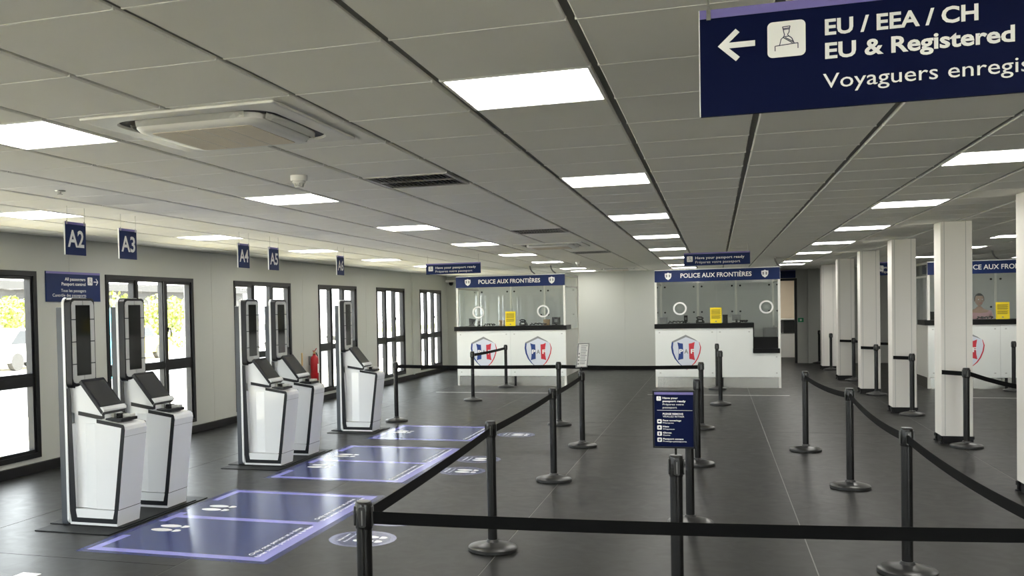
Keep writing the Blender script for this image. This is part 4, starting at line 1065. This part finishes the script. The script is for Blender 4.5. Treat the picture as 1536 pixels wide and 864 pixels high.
skin_mesh('body', V, Ed, Rd, 'skin', pt)
# head: shaped ellipsoid with brow, nose, mouth and ears
bm = BM(); bmesh.ops.create_uvsphere(bm, u_segments=24, v_segments=18, radius=1)
for v in bm.verts:
    x, y, z = v.co
    j = 1 - .22*max(0, -z)
    v.co = Vector((px + x*.075*j, py - .005 + y*.095*j, 1.61 + z*.118))
    if y < -.75 and abs(x) < .25 and -.35 < z < .05: v.co.y -= .018*(1-abs(x)/.25)
    if y < -.6 and abs(x) < .6 and .1 < z < .28: v.co.y -= .004
obj('head', bm, 'skin', pt, smooth=True)
hd_ = bpy.data.objects['head'] if 'head' in bpy.data.objects else None
for s_ in (-1, 1):
    bm = BM(); bmesh.ops.create_icosphere(bm, subdivisions=2, radius=.011); bmesh.ops.translate(bm, verts=bm.verts, vec=(px+s_*.030, py-.088, 1.622)); obj('eye', bm, 'print_white', pt, smooth=True)
    bm = BM(); bmesh.ops.create_icosphere(bm, subdivisions=2, radius=.022, matrix=Matrix.Diagonal((.45, .7, 1.3, 1))); bmesh.ops.translate(bm, verts=bm.verts, vec=(px+s_*.075, py, 1.61)); obj('ear', bm, 'skin', pt, smooth=True)
bm = BM(); box(bm, px-.024, px+.024, py-.098, py-.085, 1.548, 1.556, bev=.003); obj('mouth', bm, 'flag_red', pt)
bm = BM(); bmesh.ops.create_uvsphere(bm, u_segments=24, v_segments=14, radius=1)
bmesh.ops.delete(bm, geom=[v for v in bm.verts if v.co.z < -.35 or (v.co.y < -.35 and v.co.z < .45)], context='VERTS')
for v in bm.verts: v.co = Vector((px+v.co.x*.084, py+.002+v.co.y*.106, 1.618+v.co.z*.124))
bmesh.ops.solidify(bm, geom=bm.faces, thickness=.006); obj('hair', bm, 'hair', pt, smooth=True)
skin_mesh('shirt', [(px, py, .90), (px, py, 1.08), (px, py, 1.25), (px, py+.01, 1.375), (px-.155, py+.01, 1.365), (px-.205, py, 1.19), (px+.155, py+.01, 1.365), (px+.205, py, 1.19)], [(0, 1), (1, 2), (2, 3), (3, 4), (4, 5), (3, 6), (6, 7)], [(.165, .125), (.145, .115), (.165, .125), (.14, .10), .075, .06, .075, .06], 'pink_shirt', pt)
skin_mesh('trousers', [(px, py, .93), (px-.09, py, .86), (px-.095, py+.01, .50), (px-.10, py+.02, .10), (px+.09, py, .86), (px+.095, py+.01, .50), (px+.10, py+.02, .10)], [(0, 1), (1, 2), (2, 3), (0, 4), (4, 5), (5, 6)], [(.16, .12), .098, .075, .06, .098, .075, .06], 'trousers', pt)
for s_ in (-1, 1):
    bx_ = px+s_*.10
    for k in range(4):
        L = (.068, .076, .072, .058)[k]; fx = bx_ + s_*(.030-.018*k) ; y0 = py-.30
        skin_mesh('finger', [(fx, y0, 1.10), (fx, y0-.03, 1.098), (fx, y0-.03-L*.6, 1.088), (fx, y0-.03-L, 1.072)], [(0, 1), (1, 2), (2, 3)], [.012, .010, .009, .008], 'skin', pt, 1)
    skin_mesh('thumb', [(bx_-s_*.02, py-.275, 1.10), (bx_-s_*.045, py-.30, 1.095), (bx_-s_*.052, py-.34, 1.085)], [(0, 1), (1, 2)], [.013, .011, .009], 'skin', pt, 1)
    skin_mesh('palm', [(bx_, py-.265, 1.10), (bx_, py-.32, 1.10)], [(0, 1)], [(.03, .018), (.042, .016)], 'skin', pt, 1)

# ------------------------------------------------------------------ outdoors (left of the windows)
tag(obj('outdoor_ground', BX(-140, XL-.14, -60, 140, -.40, -.25), 'concrete'), kind='structure')
tag(obj('road', BX(-21, -12.5, -60, 140, -.25, -.243), 'asphalt'), kind='structure')
tag(obj('grass_verge', BX(-34, -27, -60, 140, -.25, -.235), 'grass'), kind='structure')
tag(obj('forecourt', BX(XL-.14, 60, -60, YN-.1, -.40, -.12), 'concrete'), kind='structure')
for q in range(14):
    y = -8 + q*5.0; tag(obj('road_marking', BX(-16.9, -16.7, y, y+2.6, -.243, -.24), 'print_white'), 'white dashed marking on the road outside the windows', 'road marking', 'white dashes on the road')
tag(obj('kerb_line', BX(-9.2, -9.0, -30, 60, -.25, -.246), 'yellow'), 'yellow painted line on the ground outside the windows', 'road marking')
sh = thing('hangar', (-62, 30, -.25), 'long dark industrial building behind the trees outside', 'building')
obj('hangar_wall', BX(-75, -62, -30, 120, -.25, 4.3), 'shed', sh); obj('hangar_roof', BX(-76, -61.3, -31, 121, 4.3, 5.1), 'shed', sh)
for q in range(20): obj('hangar_door', BX(-62, -61.9, -26+q*7.2, -22+q*7.2, -.25, 3.4), 'device_grey', sh)
def tree(x, y, h, r, lab, seed):
    rnd = random.Random(seed); t = thing('leafy_tree', (x, y, -.25), lab, 'tree', 'trees outside the windows')
    tube_ = BM(); tube(tube_, [(x, y, -.25), (x+.05, y, h*.3), (x, y+.05, h*.6)], [.14, .11, .06], 8); obj('trunk', tube_, 'bark', t)
    V_, F_ = [], []
    cl = [(rnd.uniform(-.55, .55)*r, rnd.uniform(-.75, .75)*r, h*rnd.uniform(.38, .85), rnd.uniform(.35, .55)*r) for _ in range(9)]
    for _ in range(1500):
        cx, cy, cz, cr_ = rnd.choice(cl); d = Vector((rnd.gauss(0, 1), rnd.gauss(0, 1), rnd.gauss(0, 1))).normalized()*cr_*rnd.uniform(.7, 1)
        c = Vector((x+cx, y+cy, max(.1, cz-.25))) + d; a = Vector((rnd.gauss(0, 1), rnd.gauss(0, 1), rnd.gauss(0, 1))).normalized(); b2 = a.orthogonal().normalized(); s_ = rnd.uniform(.09, .17)
        n0 = len(V_); V_ += [tuple(c-a*s_), tuple(c+b2*s_*.5), tuple(c+a*s_), tuple(c-b2*s_*.5)]; F_.append((n0, n0+1, n0+2, n0+3))
    me = bpy.data.meshes.new('foliage'); me.from_pydata([tuple(Vector(v)-Vector((x, y, -.25))) for v in V_], [], F_); me.materials.append(MATS['leaf'])
    o = bpy.data.objects.new('foliage', me); COL.objects.link(o); o.parent = t; o['kind'] = 'stuff'
TL = [(-29, 25, 2.6, 1.8), (-30, 29.5, 3.3, 2.3), (-29, 34, 2.8, 2.1), (-30, 38.5, 3.4, 2.4), (-29.5, 43, 3.1, 2.2), (-30, 48, 3.3, 2.3), (-31, 55, 2.4, 1.8), (-30, 66, 2.8, 2.0)]
for i, (x, y, h, r) in enumerate([(a_, b_, c_*.85, d_*.92) for a_, b_, c_, d_ in TL]):
    tree(x, y, h, r, ['yellow-green leafy tree outside, in the window at the left picture edge', 'yellow-green tree outside, right of the one in the first window', 'leafy tree outside, behind the wall sign', 'leafy tree outside, left pane of the second window', 'leafy tree outside, middle pane of the second window', 'leafy tree outside, right pane of the second window', 'small tree outside, beyond the second window', 'small tree outside, in the third window'][i], 20+i)
def car(x, y, m, lab, hgt=1.45, ln=4.2, name='parked_car'):
    t = thing(name, (x, y, -.25), lab, 'car', 'vehicles parked outside'); z = -.25
    pl = Pl((x+.85, y, z), (0, 1, 0), (0, 0, 1))
    b_ = BM(); pl.poly(b_, [(0, .3), (ln, .3), (ln, .75), (ln*.93, .88), (ln*.76, .92), (ln*.62, hgt), (ln*.22, hgt), (ln*.08, .95), (0, .85)], -1.7, 0); obj('car_body', b_, m, t)
    g = BM(); pl.poly(g, [(ln*.12, .95), (ln*.72, .95), (ln*.605, hgt-.07), (ln*.235, hgt-.07)], -1.71, .01); obj('car_windows', g, 'screen_dark', t)
    for u in (ln*.2, ln*.8):
        for c in (-1.66, -.2): obj('wheel', pl.ell(BM(), u, .32, .32, .32, c, c+.22, 20), 'tyre', t)
car(-24, 33.5, 'car_yellow', 'small yellow car parked outside, seen through the second window'); car(-24.5, 27.5, 'car_white', 'white car parked outside, behind kiosk A3', 1.5)
car(-24, 44, 'car_white', 'white van parked outside, seen between the later kiosks', 1.9, 4.8); car(-24.5, 58, 'car_white', 'white car parked outside, seen through the fourth window', 1.5)
cv = thing('display_board', (-15.1, 21.2, -.25), 'bright cyan board outside, at the left edge of the second window', 'board')
obj('board_panel', BX(-15.15, -15, 20.75, 21.75, .0, 1.85, bev=.02), 'car_cyan', cv)
for q in (20.85, 21.6): obj('board_post', BX(-15.22, -15.15, q, q+.07, -.25, 1.8), 'alu', cv)
for q in range(7):
    y = 24+q*6.0; t = thing('fence_post', (-11, y, -.25), 'thin red and white post outside the far windows, number %s from the left' % ['one', 'two', 'three', 'four', 'five', 'six', 'seven'][q], 'post', 'posts outside')
    obj('post_shaft', lathe(BM(), -11, y, [(.05, -.25), (.05, 1.6)], 10), 'car_white', t); obj('post_band', lathe(BM(), -11, y, [(.053, .9), (.053, 1.3)], 10), 'red_paint', t)
